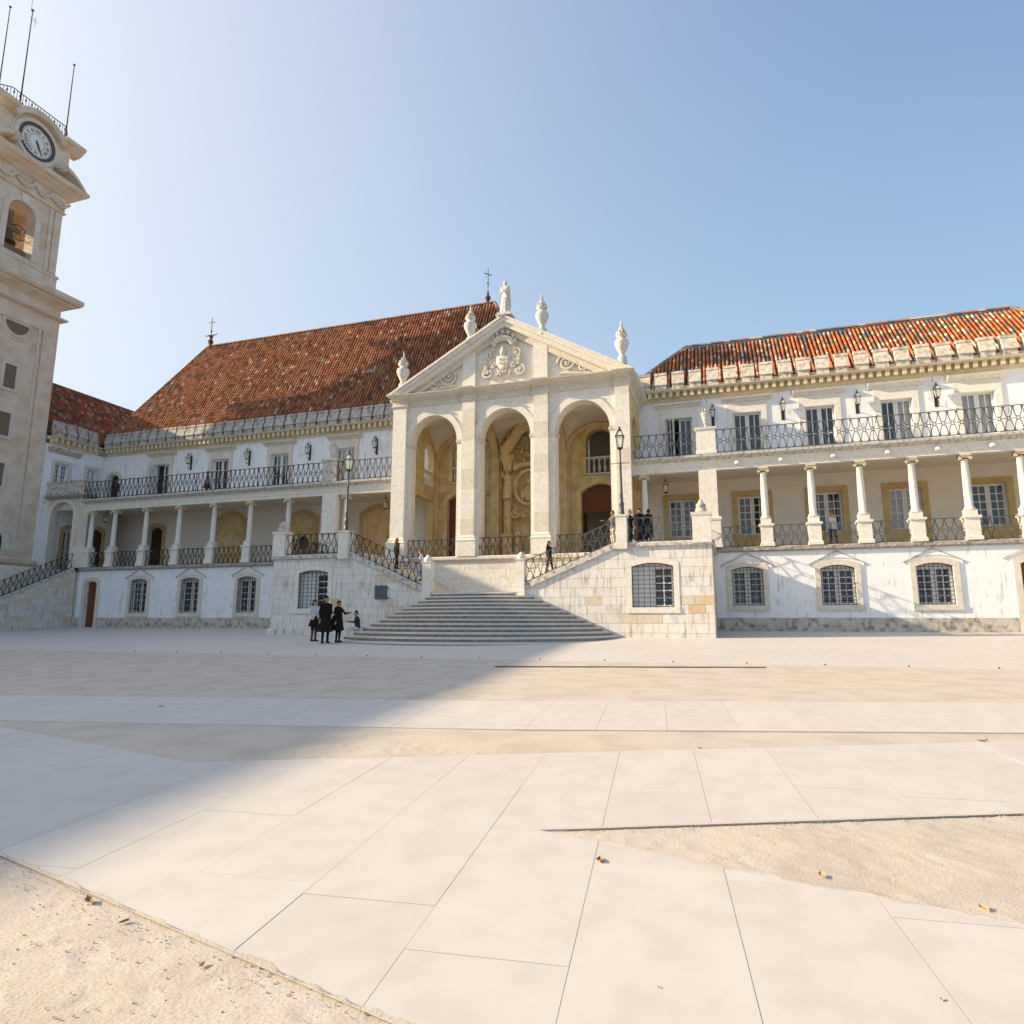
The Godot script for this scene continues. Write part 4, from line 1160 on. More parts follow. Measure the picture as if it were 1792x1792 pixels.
func wing_corner() -> void:
	var b := thing("corner_wing", "white return wing with two windows and red roof between tower and left wing", "building")
	var t := side(-50.8)
	var w1 := op(37.6, 38.78, 10.4, 12.5); var w2 := op(40.42, 41.36, 10.4, 12.6); var w3 := op(38.9, 39.9, 4.0, 7.1, .25)
	var s := S(); wall(s, t, 36.8, 41.78, -1.2, 13.9, .5, [w1, w2, w3]); put("wall", s, M.plaster, b)
	for o in [w1, w2]:
		var w := group_node("window", b)
		surround(w, t, o, .26, -.001, .07, M.limestone, 0, .2)
		leaf_pair(w, t, o, -.2, 2, 5, .12); inner_room(w, t, o, -.55)
	s = S(); mould(s, t, 36.9, 39.6, [[-.001, 13.25], [.15, 13.3], [.35, 13.5], [.4, 13.66], [-.001, 13.7]]); put("window_cornice", s, M.lichen_stone, b)
	var w := group_node("window", b)
	surround(w, t, w3, .26, -.001, .07, M.ochre_stone); leaf_pair(w, t, w3, -.2, 2, 6, .1); inner_room(w, t, w3, -.55)
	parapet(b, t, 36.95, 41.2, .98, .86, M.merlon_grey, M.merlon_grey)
	s = S(); box(s, ID, -62, -51.3, -1.2, 14.5, -37.1, -36.9); box(s, ID, -62.2, -62, -1.2, 14.5, -56, -36.9); put("back_wall", s, M.plaster, b)
	s = S(); box(s, ID, -62, -50.82, 14.3, 14.5, -56, -36.9); put("attic_floor", s, M.plaster_clean, b)
	var cols := [Color(.38, .11, .048), Color(.25, .07, .033), Color(.36, .16, .075), Color(.46, .36, .26), Color(.10, .10, .06)]
	var wt := [.40, .20, .20, .06, .14]
	roof_face(b, [V(-50.9, 14.75, 36.9), V(-50.9, 14.75, 58), V(-56.6, 20.8, 58), V(-56.6, 20.8, 36.9)], cols, wt)
	roof_face(b, [V(-62.3, 14.75, 58), V(-62.3, 14.75, 36.9), V(-56.6, 20.8, 36.9), V(-56.6, 20.8, 58)], cols, wt, .5, .8)
	s = S()
	prism(s, front(36.95), PackedVector2Array([Vector2(-62.2, 14.5), Vector2(-51, 14.5), Vector2(-56.6, 20.6)]), -.2, 0); put("gable", s, M.plaster, b)
	ridge(b, V(-56.6, 20.8, 36.9), V(-56.6, 20.8, 58), [plain("ridge_c", L(.26, .12, .07), .9), plain("ridge_d", L(.34, .15, .08), .9)])

# ------------------------------------------------------------------ portico
const PIL := [[-19.73, -18.80], [-14.98, -14.13], [-10.38, -9.50], [-5.53, -4.70]]
func portico() -> void:
	var b := thing("portico", "cream stone portico with three tall arches and a carved pediment", "building")
	var t := front(36.45)
	var zb := front(41.8)
	var ar := [op(-18.60, -15.38, 3.73, 11.0, 1.75), op(-13.87, -10.64, 3.73, 11.0, 1.75), op(-9.13, -5.88, 3.73, 11.0, 1.75)]
	var s := S(); wall(s, t, -19.6, -4.82, 3.60, 13.42, .9, ar); put("arcade_wall", s, M.limestone_pale, b)
	for o in ar:
		s = S(); band(s, t, outline(o).slice(1, -1), outline(o, .36).slice(1, -1), -.001, .07); put("archivolt", s, M.limestone_pale, b)
	for x in [[-18.8, -18.60], [-15.38, -14.98], [-14.13, -13.87], [-10.64, -10.38], [-9.5, -9.13], [-5.88, -5.53]]:
		s = S(); mould(s, t, x[0] - .001, x[1] + .001, [[-.001, 10.78], [.05, 10.80], [.09, 10.86], [.12, 11.0], [.12, 11.06], [-.001, 11.08]])
		mould(s, Transform3D(t.basis, t.origin - Vector3(0, 0, .45)), x[0] - (.07 if x[0] in [-15.38, -10.64, -5.88] else 0.0), x[1] + (.07 if x[1] in [-18.6, -13.87, -9.13] else 0.0), [[-.47, 10.82], [.46, 10.82], [.46, 11.0], [-.47, 11.0]])
		put("impost", s, M.limestone, b)
	for p in PIL:
		var g := group_node("pilaster", b)
		var pv := 4.95
		while pv < 13.38:
			var ph := minf(rng.randf_range(.85, 1.35), 13.40 - pv)
			if 13.40 - pv - ph < .4: ph = 13.40 - pv
			s = S(); box(s, t, p[0], p[1], pv + .003, pv + ph - .003, -.02, .247 + rng.randf_range(0, .004)); put("stone_block", s, pick([M.limestone_pale, M.limestone_pale, M.limestone]), g)
			pv += ph
		s = S(); block(s, p[0], p[1], 36.2, 36.6, [[.16, 3.73], [.16, 4.62], [.19, 4.66], [.19, 4.72], [.08, 4.80], [.10, 4.88], [0.02, 4.97], [0, 5.02]]); put("base", s, M.limestone_pale, g)
		s = S(); block(s, p[0], p[1], 36.2, 36.6, [[0.003, 13.3], [.05, 13.40], [.09, 13.44], [.09, 13.52], [0.01, 13.54]]); put("capital", s, M.limestone, g)
	# entablature, stepping forward over the pilasters
	s = S(); mould(s, t, -19.7, -4.72, [[-.9, 13.42], [.06, 13.42], [.06, 13.50], [.09, 13.52], [.09, 13.78], [.2, 13.82], [.32, 13.86], [.55, 13.92], [.60, 13.98], [.72, 14.04], [.74, 14.10], [-.9, 14.14]])
	put("entablature", s, M.limestone, b)
	for p in PIL:
		s = S(); mould(s, t, p[0] - .06, p[1] + .06, [[.0, 13.54], [.27, 13.54], [.27, 13.79], [.36, 13.83], [.48, 13.88], [.72, 13.93], [.78, 13.99], [.88, 14.05], [.90, 14.115], [.0, 14.12]])
		put("entablature_break", s, M.limestone, b)
	# side entablature running back to the wing on the right, and the left one
	for q in [[side(-4.82), 36.5, 41.7, 1.0], [side_neg(-19.6), -41.7, -36.5, 1.0]]:
		s = S(); mould(s, q[0], q[1], q[2], [[-.3, 13.42], [.06, 13.42], [.09, 13.52], [.09, 13.78], [.2, 13.82], [.45, 13.92], [.55, 13.98], [.60, 14.10], [-.3, 14.14]]); put("side_entablature", s, M.limestone, b)
	# pediment
	s = S(); prism(s, t, PackedVector2Array([Vector2(-19.5, 14.1), Vector2(-4.9, 14.1), Vector2(-12.17, 17.95)]), -.9, .0); put("tympanum", s, M.limestone_pale, b)
	for sg in [-1.0, 1.0]:
		var c := -12.17
		s = S()
		for st in [[.0, .30, .55], [.30, .52, .70], [.52, .66, .80]]:
			var y0: float = st[0] - .66; var y1: float = st[1] - .66
			var sl := .5615
			prism(s, t, PackedVector2Array([Vector2(c, 18.50 + y0), Vector2(c, 18.50 + y1), Vector2(c + sg * (7.85 + y1 * .3), 14.10 + maxf(y1 + .001, -.02) + .0), Vector2(c + sg * (7.85 + y0 / sl), 14.102)]), -.9, st[2])
		put("raking_cornice", s, M.limestone_pale, b)
		s = S()
		prism(s, t, PackedVector2Array([Vector2(c, 17.86), Vector2(c, 17.50), Vector2(c + sg * 5.9, 14.13), Vector2(c + sg * 6.55, 14.13)]), .0, .22); put("raking_moulding", s, M.limestone, b)
	for p in [PIL[1], PIL[2]]:
		var c: float = (p[0] + p[1]) / 2
		s = S(); box(s, t, p[0], p[1], 14.12, 17.5 - absf(c + 12.17) * .5615 + .35, .0, .24); put("pediment_pier", s, M.limestone_pale, b)
	# shallow panel and shield of arms
	coat_of_arms(b, t)
	scroll_relief(b, t, Vector2(-15.75, 14.95), -1.0)
	scroll_relief(b, t, Vector2(-8.55, 14.95), 1.0)
	# roof of the portico behind the pediment
	s = S()
	prism(s, front(36.6), PackedVector2Array([Vector2(-19.9, 14.0), Vector2(-12.17, 18.3), Vector2(-4.45, 14.0), Vector2(-4.45, 14.2), Vector2(-12.17, 18.48), Vector2(-19.9, 14.2)]), -9.0, .0); put("roof", s, M.roof_bed, b)
	# side walls with arches towards the wings
	for q in [[side(-4.82), 1.0], [side_neg(-19.6), -1.0]]:
		var o := op(38.0, 41.2, 9.15, 11.0, 1.4) if q[1] > 0 else op(-41.25, -39.75, 9.15, 11.1, 1.0)
		var o2 := op(38.0, 41.2, 3.73, 8.2) if q[1] > 0 else op(-41.2, -38.0, 3.73, 8.2)
		s = S(); wall(s, q[0], 37.35 if q[1] > 0 else -41.8, 41.8 if q[1] > 0 else -37.35, 3.6, 13.42, .45, [o2, o]); put("side_wall", s, M.gold_stone, b)
	balustrade(b, side(-19.4), 38.05, 41.15, 9.12, 10.25)
	balustrade(b, side(-5.05), 38.05, 41.15, 9.12, 10.25)
	# floor, vaults, back wall
	s = S(); box(s, t, -19.52, -4.9, 3.40, 3.73, -5.3, .2); put("floor", s, M.loggia_floor, b)
	for i in 3:
		var c: float = [-16.99, -12.255, -7.505][i]
		s = S(true)
		var n := 22
		var hw := 2.36; var z0 := 37.35; var z1 := 41.8
		var hgt := func(x: float, z: float) -> float:
			var a := sqrt(maxf(0, 1 - (x / hw) ** 2)); var d := sqrt(maxf(0, 1 - ((z - (z0 + z1) / 2) / ((z1 - z0) / 2)) ** 2))
			return 10.95 + 2.05 * maxf(a, d)
		for a in n:
			for d in n:
				var xa := -hw * cos(PI * a / n); var xb := -hw * cos(PI * (a + 1) / n)
				var za := (z0 + z1) / 2 - (z1 - z0) / 2 * cos(PI * d / n); var zc := (z0 + z1) / 2 - (z1 - z0) / 2 * cos(PI * (d + 1) / n)
				quad(s, ID, V(c + xa, hgt.call(xa, za), za), V(c + xa, hgt.call(xa, zc), zc), V(c + xb, hgt.call(xb, zc), zc), V(c + xb, hgt.call(xb, za), za))
		put("vault", s, M.vault, b)
		s = S()
		band(s, zb, outline(op(c - 1.95, c + 1.95, 3.73, 10.95, 1.72)), outline(op(c - 2.33, c + 2.33, 3.73, 10.95, 2.0)), .001, .22); put("wall_arch", s, M.gold_stone, b)
		for sg in [-1.0, 1.0]:
			s = S(); mould(s, zb, c + sg * 2.14 - .24, c + sg * 2.14 + .24, [[0.001, 10.70], [.3, 10.76], [.34, 10.95], [0.001, 10.98]]); put("corbel", s, M.gold_stone, b)
	for c in [-14.62, -9.88]:
		s = S()   # transverse ribs between the bays
		var o := op(37.8, 41.35, 3.73, 10.95, 1.6)
		band(s, side(c + .24), outline(o).slice(1, -1), outline(op(37.4, 41.8, 3.73, 10.95, 2.02)).slice(1, -1), -.48, 0); put("rib", s, M.gold_stone, b)
		s = S(); box(s, zb, c - .3, c + .3, 3.73, 10.95, 0.001, .42); put("wall_pier", s, M.gold_stone, b)
	s = S(); box(s, t, -19.2, -5.22, 13.06, 13.3, -5.33, -.88); put("attic_floor", s, M.vault, b)
	var dl := op(-18.25, -15.75, 3.73, 8.25, .55); var drr := op(-8.72, -6.25, 3.73, 8.25, .55)
	var ul := op(-17.9, -16.2, 9.45, 11.75, .75); var ur := op(-8.34, -6.62, 9.45, 11.75, .75)
	s = S(); wall(s, zb, -19.6, -4.82, 3.6, 13.2, .5, [dl, drr, ul, ur]); put("back_wall", s, M.gold_stone, b)
	for k in 2:
		var o: Dictionary = [dl, drr][k]; var u: Dictionary = [ul, ur][k]
		var d := group_node("door", b)
		surround(d, zb, o, .34, 0.001, .14, M.gold_stone)
		s = S()
		if k == 0:
			box(s, zb, o.u0, o.u1, 3.73, 8.25, -.34, -.28); prism(s, zb, outline(op(o.u0, o.u1, 8.25, 8.25 + .001, .55)), -.34, -.28)
			for i in 5:
				for j in 2: box(s, zb, o.u0 + .2 + j * 1.2, o.u0 + 1.1 + j * 1.2, 4.0 + i * .85, 4.65 + i * .85, -.28, -.24)
		else:   # the head is boarded, the doors below stand open into a dark room
			box(s, zb, o.u0, o.u1, 7.0, 8.25, -.34, -.28); prism(s, zb, outline(op(o.u0, o.u1, 8.25, 8.25 + .001, .55)), -.34, -.28)
			for j in 2: box(s, zb, o.u0 + .35 + j * 1.1, o.u0 + 1.0 + j * 1.1, 7.25, 7.8, -.28, -.24)
			box(s, zb, o.u0, o.u0 + .06, 3.73, 7.0, -1.4, -.3); box(s, zb, o.u1 - .06, o.u1, 3.73, 7.0, -1.4, -.3)
		put("door_leaf", s, M.wood_door, d)
		s = S(); box(s, zb, o.u0 - .6, o.u1 + .6, 3.6, 9.2, -2.6, -2.5); put("room_wall", s, M.room, d)
		s = S()
		for sg in [-1.0, 1.0]: spiral(s, zb, Vector2((o.u0 + o.u1) / 2 + sg * 1.62, 8.6), .24, 1.4, PI / 2, sg, .06, .12)
		put("volutes", s, M.gold_stone, d)
		var w := group_node("window", b)
		surround(w, zb, u, .30, 0.001, .16, M.gold_stone)
		s = S()
		if k == 1:
			half_leaf(w, zb * Transform3D(Basis(UP, -1.25), Vector3(u.u0, 0, -.3)), 0, .8, 9.5, 11.7, 4)
		else: leaf_pair(w, zb, u, -.3, 2, 4, .1)
		s = S(); box(s, zb, u.u0 - .5, u.u1 + .5, 9.2, 12.8, -2.3, -2.2); box(s, zb, u.u0 - .5, u.u1 + .5, 12.8, 12.9, -2.3, -.5); box(s, zb, u.u1 + .5, u.u1 + .6, 9.2, 12.8, -2.3, -.5); put("room_wall", s, M.room, w)
		balustrade(b, zb, u.u0 - .05, u.u1 + .05, 9.42, 10.62, .18)
	s = S()
	niche_sculpture()
	# railings between the pilasters
	for r in [[-18.62, -15.15], [-13.97, -10.55], [-9.33, -5.70]]:
		railing(b, V(r[0], 3.76, 36.5), V(r[1], 3.76, 36.5), 1.08)
func balustrade(b: Node3D, t: Transform3D, u0: float, u1: float, v0: float, v1: float, n := .15) -> void:
	var g := group_node("balustrade", b)
	var s := S(); box(s, t, u0, u1, v1 - .14, v1, -n, n); put("handrail", s, M.limestone, g)
	s = S(); box(s, t, u0, u1, v0, v0 + .12, -n, n); put("foot_rail", s, M.limestone, g)
	s = S(true); var h := v1 - v0 - .26
	lathe(s, Vector3.ZERO, [[.09, 0], [.09, .04], [.05, .06 * h], [.10, .32 * h], [.085, .45 * h], [.045, .72 * h], [.045, .86 * h], [.09, .93 * h], [.09, h]], 10)
	var m := mesh_of(s)
	var k := maxi(2, int((u1 - u0) / .36))
	for i in k: inst("baluster", m, M.limestone, g, Transform3D(Basis(), t * Vector3(lerpf(u0, u1, (i + .5) / k), v0 + .12, 0)))
func coat_of_arms(b: Node3D, t: Transform3D) -> void:
	var g := group_node("coat_of_arms", b)
	var c := Vector2(-12.3, 16.0)
	var s := S(); prism(s, t, PackedVector2Array([Vector2(-13.2, 14.72), Vector2(-11.4, 14.72), Vector2(-11.25, 16.2), Vector2(-11.7, 17.2), Vector2(-12.9, 17.2), Vector2(-13.35, 16.2)]), .0, .10); put("cartouche", s, M.limestone_pale, g)
	s = S(true); var pts := PackedVector2Array([Vector2(c.x - .42, c.y + .05), Vector2(c.x + .42, c.y + .05), Vector2(c.x + .42, c.y - .45), Vector2(c.x + .25, c.y - .75), Vector2(c.x, c.y - .9), Vector2(c.x - .25, c.y - .75), Vector2(c.x - .42, c.y - .45)])
	prism(s, t, pts, .05, .26); put("shield", s, M.limestone_pale, g)
	s = S()
	for q in [[-.22, -.15], [0, -.15], [.22, -.15], [-.22, -.4], [0, -.4], [.22, -.4], [0, -.65]]: box(s, t, c.x + q[0] - .07, c.x + q[0] + .07, c.y + q[1] - .08, c.y + q[1] + .08, .25, .31)
	put("shield_charges", s, M.limestone, g)
	s = S(true); egg(s, t * Vector3(c.x - .02, c.y + .28, .22), .22, .26, .22); egg(s, t * Vector3(c.x - .02, c.y + .52, .24), .15, .17, .16); put("bust", s, M.limestone, g)
	s = S()
	for i in 13:   # crown: a broad band under an arc of fleurons
		var a := PI * i / 12
		egg(s, t * Vector3(c.x + cos(a) * .62, c.y + .78 + sin(a) * .42, .20 + .18 * sin(a)), .13, .16, .14, 7)
		if i % 2 == 0: egg(s, t * Vector3(c.x + cos(a) * .74, c.y + .98 + sin(a) * .58, .22 + .14 * sin(a)), .12, .17, .12, 6)
	tube(s, range(15).map(func(i): return t * Vector3(c.x + cos(PI * i / 14) * .56, c.y + .66 + sin(PI * i / 14) * .36, .34)), .07, 6)
	put("crown", s, M.limestone, g)
	s = S()
	for sg in [-1.0, 1.0]:
		spiral(s, t, Vector2(c.x + sg * 1.02, c.y - .95), .36, 1.6, PI / 2, -sg, .10, .14)
		spiral(s, t, Vector2(c.x + sg * .82, c.y + .22), .30, 1.5, -PI / 2, sg, .085, .16)
		spiral(s, t, Vector2(c.x + sg * .62, c.y - .55), .20, 1.3, 0, -sg, .06, .22)
		for i in 30:
			var f := rng.randf(); var a := rng.randf_range(-.35, .35)
			var p := Vector2(c.x + sg * lerpf(1.22, .55, f) + a * .5, lerpf(c.y - 1.1, c.y + 1.0, f) + a * .3)
			egg(s, t * Vector3(p.x, p.y, .12 + rng.randf() * .1), rng.randf_range(.05, .13), rng.randf_range(.05, .15), .09, 6)
	for i in 12: egg(s, t * Vector3(c.x + rng.randf_range(-.5, .5), c.y - 1.05 + rng.randf_range(-.1, .1), .2), .1, .09, .1, 6)
	put("acanthus_scrolls", s, M.limestone, g)
func scroll_relief(b: Node3D, t: Transform3D, c: Vector2, sg: float) -> void:
	var g := group_node("scroll_relief", b)
	var s := S()
	t = t * Transform3D(Basis.from_scale(Vector3(1.28, 1.28, 1.0)), Vector3(-c.x * .28, -c.y * .28 + .05, 0))
	spiral(s, t, Vector2(c.x + sg * .15, c.y + .12), .46, 1.9, PI, -sg, .085, .10)
	spiral(s, t, Vector2(c.x + sg * .95, c.y - .18), .26, 1.4, 0, sg, .07, .10)
	spiral(s, t, Vector2(c.x + sg * 1.75, c.y - .42), .17, 1.3, PI, -sg, .06, .08)
	tube(s, [t * Vector3(c.x - sg * .2, c.y - .35, .1), t * Vector3(c.x + sg * .5, c.y - .42, .12), t * Vector3(c.x + sg * 1.2, c.y - .5, .1), t * Vector3(c.x + sg * 1.9, c.y - .58, .06)], .07, 6)
	for i in 26:
		var f := rng.randf()
		egg(s, t * Vector3(c.x + sg * lerpf(.0, 1.9, f), c.y + lerpf(.55, -.45, f) + rng.randf_range(-.18, .12), .08 + rng.randf() * .08), rng.randf_range(.05, .12), rng.randf_range(.05, .1), .07, 6)
	put("carving", s, M.limestone, g)
func niche_sculpture() -> void:
	var b := thing("carved_altarpiece", "ochre carved stone group with curved pediment and figures in the middle arch", "sculpture")
	var t := front(41.55)
	var s := S(); box(s, t, -13.9, -10.3, 3.73, 12.4, -.2, .0); put("backing", s, M.gold_stone, b)
	for sg in [-1.0, 1.0]:
		var cx: float = -12.15 + sg * 1.4
		s = S(); block(s, cx - .32, cx + .32, 40.75, 41.5, [[.06, 3.73], [.06, 4.0], [0, 4.05], [0, 5.35], [.08, 5.45], [.08, 5.6], [-.04, 5.65], [-.1, 5.7], [-.14, 8.2], [-.05, 8.3]])
		put("pedestal", s, M.gold_stone, b)
		s = S(); block(s, cx - .3, cx + .3, 40.8, 41.5, [[-.05, 9.9], [-.02, 10.2], [.04, 10.5], [.18, 10.75], [.2, 10.95]]); put("capital", s, M.gold_stone, b)
		inst("atlas_figure", robed(1.9, ["up", "fold"] if sg < 0 else ["fold", "up"]), M.gold_stone, b, Transform3D(Basis.from_scale(Vector3(1.12, 1.12, 1.0)), V(cx, 7.95, 40.75)))
		s = S(); for i in 16: egg(s, t * Vector3(cx + rng.randf_range(-.2, .2), rng.randf_range(4.3, 7.6), .74 if i % 2 else .68), .09, .13, .07, 6)
		put("carved_leaves", s, M.gold_stone, b)
		s = S()   # one half of the swept pediment
		for k in 3:
			var pts := []
			for i in 13:
				var f := i / 12.0
				pts.append(t * Vector3(-12.15 + sg * lerpf(1.75, .0, f), 10.95 + k * .22 + (1 - cos(f * PI)) * .75 + f * .25, .85 + k * .08))
			tube(s, pts, .19, 6)
		put("swept_pediment", s, M.gold_stone, b)
		s = S(); egg(s, t * Vector3(-12.15 + sg * 1.35, 12.2, .5), .2, .28, .2); egg(s, t * Vector3(-12.15 + sg * 1.3, 12.55, .5), .13, .15, .13); egg(s, t * Vector3(-12.15 + sg * 1.0, 12.0, .5), .25, .15, .2)
		put("putto", s, M.gold_stone, b)
		inst("robed_figure", robed(1.7, ["bent", "fold"]), M.gold_stone, b, Transform3D(Basis(UP, sg * -.4).scaled(Vector3.ONE * .95), V(-12.15 + sg * .72, 4.4, 41.0)))
		s = S(); spiral(s, t, Vector2(-12.15 + sg * .95, 7.0), .32, 1.5, 0, sg, .09, .5); spiral(s, t, Vector2(-12.15 + sg * .75, 10.2), .26, 1.4, PI / 2, -sg, .1, .6); put("volute", s, M.gold_stone, b)
	s = S(); var ring := []
	for i in 25: ring.append(t * Vector3(-12.15 + cos(TAU * i / 24) * .95, 8.75 + sin(TAU * i / 24) * 1.15, .45))
	tube(s, ring, .13, 6); put("medallion_frame", s, M.gold_stone, b)
	s = S(true); egg(s, t * Vector3(-12.15, 8.35, .25), .5, .6, .35); egg(s, t * Vector3(-12.15, 9.15, .35), .2, .26, .24); egg(s, t * Vector3(-12.6, 8.3, .3), .14, .5, .16); put("medallion_bust", s, M.gold_stone, b)
	s = S(); tube(s, range(13).map(func(i): return t * Vector3(-12.15 + cos(PI * i / 12) * .95, 9.95 + sin(PI * i / 12) * .35, .6)), .17, 6); put("arched_hood", s, M.gold_stone, b)
	s = S(); for i in 30: egg(s, t * Vector3(-12.15 + rng.randf_range(-.8, .8), rng.randf_range(10.5, 11.7), .3), rng.randf_range(.08, .18), rng.randf_range(.08, .2), .18, 6)
	for i in 26: egg(s, t * Vector3(-12.15 + rng.randf_range(-1.0, 1.0), rng.randf_range(6.5, 7.5), .25), rng.randf_range(.08, .2), rng.randf_range(.07, .15), .15, 6)
	put("clouds_and_garlands", s, M.gold_stone, b)
	s = S(); box(s, t, -13.7, -10.6, 3.73, 4.4, 0, .75); put("altar_base", s, M.gold_stone, b)

# ------------------------------------------------------------------ the stairs in front
func stairs() -> void:
	var b := thing("grand_staircase", "pale stone double staircase with curved lower steps before the portico", "staircase")
	var t := front(32.0)
	var nst := 13
	var top := 1.40; var base := -1.10
	for i in nst:
		var f := float(i) / (nst - 1)
		var a_r := lerpf(7.75, 2.55, f); var a_l := lerpf(6.9, 2.62, f); var bb := lerpf(7.3, .42, f)
		var y1 := base + (top - base) * (i + 1) / nst; var y0 := base - .2 if i == 0 else base + (top - base) * i / nst - .01
		var prof := func(grow: float) -> PackedVector2Array:
			var p := PackedVector2Array()
			for k in 49:
				var a := PI * k / 48
				p.append(Vector2(-12.2 + cos(a) * ((a_r if k <= 24 else a_l) + grow * 0), -31.96 + sin(a) * (bb + grow)))
			return p
		var flat := Transform3D(Basis(Vector3(1, 0, 0), Vector3(0, 0, 1), Vector3(0, -1, 0)), Vector3.ZERO)   # u = x, v = z, n = down
		var g := group_node("step", b)
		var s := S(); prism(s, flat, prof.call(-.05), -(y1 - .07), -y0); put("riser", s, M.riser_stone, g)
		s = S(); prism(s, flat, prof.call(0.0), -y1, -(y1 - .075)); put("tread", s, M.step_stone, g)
	# landing, side flights and platforms
	var s := S(); box(s, t, -15.3, -9.65, -1.0, 1.395, -4.35, .02); put("landing", s, M.step_stone, b)
	for i in 14:
		var y := 1.40 + (i + 1) * (3.73 - 1.40) / 14
		for sg in [-1.0, 1.0]:
			var x0: float = -15.0 - i * .33 if sg < 0 else -9.9 + i * .365
			s = S()
			if sg < 0: box(s, t, -19.65, x0, y - .168, y, -4.3, -.28)
			else: box(s, t, x0, -4.85, y - .168, y, -4.3, -.28)
			put("flight_step", s, M.limestone, b)
	s = S(); box(s, t, -24.9, -19.6, 3.2, 3.72, -5.45, -.05); put("platform_floor", s, M.limestone_pale, b)
	s = S(); box(s, t, -4.9, -.52, 3.2, 3.72, -5.45, -.05); put("platform_floor", s, M.limestone_pale, b)
	var wl := op(-23.12, -21.2, .63, 2.62, .16); var wr := op(-4.28, -2.31, .60, 2.55, .17)
	var pl := PackedVector2Array([Vector2(-24.9, -1.0), Vector2(-15.3, -1.0), Vector2(-15.3, 1.45), Vector2(-19.7, 3.42), Vector2(-24.9, 3.42)])
	var pr := PackedVector2Array([Vector2(-.52, -1.0), Vector2(-.52, 3.48), Vector2(-4.95, 3.48), Vector2(-9.62, 1.55), Vector2(-9.62, -1.0)])
	s = S(); wall(s, t, -24.9, -19.7, -1.1, 3.42, .5, [wl]); prism(s, t, PackedVector2Array([Vector2(-19.7, -1.1), Vector2(-15.3, -1.1), Vector2(-15.3, 1.45), Vector2(-19.7, 3.42)]), -.5, 0); put("front_wall", s, M.mortar, b)
	s = S(); wall(s, t, -4.95, -.52, -1.1, 3.48, .5, [wr]); prism(s, t, PackedVector2Array([Vector2(-9.62, -1.1), Vector2(-4.95, -1.1), Vector2(-4.95, 3.48), Vector2(-9.62, 1.55)]), -.5, 0); put("front_wall", s, M.mortar, b)
	var mats := [M.ashlar_a, M.ashlar_b, M.ashlar_c, M.ashlar_d]
	var wn := group_node("front_blocks", b)
	ashlar(wn, t, pl, .43, .95, mats, [.60, .34, .05, .01], outline(wl, .27, .27))
	ashlar(wn, t, pr, .43, .95, mats, [.58, .32, .07, .03], outline(wr, .27, .27))
	for k in 2:
		var w := group_node("window", b); var o: Dictionary = [wl, wr][k]
		surround(w, t, o, .26, -.001, .05, M.limestone_pale, 0, .27)
		leaf_pair(w, t, o, -.3, 2, 5, .12, 1); grille(w, t, o, -.04, 7, 9); inner_room(w, t, o, -.6)
		if true:   # closed inside shutter behind the left casement
			var q := S(); box(q, t, o.u0, (o.u0 + o.u1) / 2, o.v0, o.v1, -.28, -.26); put("shutter", q, M.white_wood, w)
	# sides of the platforms
	s = S(); box(s, t, -24.9, -24.4, -1.1, 3.42, -5.48, -.5); put("side_wall", s, M.mortar, b)
	s = S(); box(s, t, -1.02, -.52, -1.1, 3.48, -5.48, -.5); put("side_wall", s, M.mortar, b)
	ashlar(wn, side(-.52), PackedVector2Array([Vector2(32.0, -.9), Vector2(37.45, -.6), Vector2(37.45, 3.48), Vector2(32.0, 3.48)]), .46, 1.1, [M.ashlar_c, M.ashlar_d, M.ashlar_b], [.6, .2, .2])
	# rough footing stones at the left corner
	for i in 3:
		s = S(); block(s, -25.05 + i * .62, -24.5 + i * .62, 31.88, 32.2, [[.0, -1.2], [.0, -.55], [-.05, -.48]]); put("footing_stone", s, M.ashlar_b, b)
	# copings
	var cop := [[-.42, .0], [.10, .0], [.16, .05], [.16, .20], [.10, .25], [-.42, .25]]
	for q in [[-24.98, -19.7, 3.42], [-4.95, -.44, 3.48]]:
		s = S(); mould(s, t, q[0], q[1], cop.map(func(p): return [p[0], p[1] + q[2]])); put("coping", s, M.copings, b)
	s = S(); prism(s, t, PackedVector2Array([Vector2(-19.7, 3.42), Vector2(-15.3, 1.45), Vector2(-15.3, 1.78), Vector2(-19.7, 3.75)]), -.42, .14); put("coping", s, M.copings, b)
	s = S(); prism(s, t, PackedVector2Array([Vector2(-4.95, 3.48), Vector2(-9.62, 1.55), Vector2(-9.62, 1.86), Vector2(-4.95, 3.79)]), -.42, .14); put("coping", s, M.copings, b)
	for q in [side_neg(-24.9), side(-.52)]:
		var neg: bool = q.basis.z.x < 0
		s = S(); mould(s, q, -37.4 if neg else 32.0, -32.0 if neg else 37.4, cop.map(func(p): return [p[0], p[1] + (3.42 if neg else 3.48)])); put("coping", s, M.copings, b)
	# pedestals, newels and their finials
	for q in [[-20.5, -19.88, 3.66, 4.93], [-4.95, -4.42, 3.72, 5.10]]:
		s = S(); block(s, q[0], q[1], 31.72, 32.28, [[.0, q[2] - .3], [0, q[3] - .12], [.04, q[3] - .09], [.05, q[3]]]); put("lamp_pedestal", s, M.limestone_pale, b)
	for q in [[-24.9, -24.1], [-1.35, -.5]]:
		s = S(); block(s, q[0], q[1], 31.8, 32.5, [[.0, 3.6], [0, 4.85], [.04, 4.92], [.06, 5.05]]); put("corner_pedestal", s, M.limestone_pale, b)
		var m: float = (q[0] + q[1]) / 2
		s = S(true); block(s, m - .26, m + .26, 31.9, 32.4, [[.0, 5.05], [.0, 5.15], [-.02, 5.18], [-.06, 5.36], [-.03, 5.40], [-.13, 5.52], [-.17, 5.66], [-.25, 5.72]]); put("finial", s, M.lichen_stone, b)
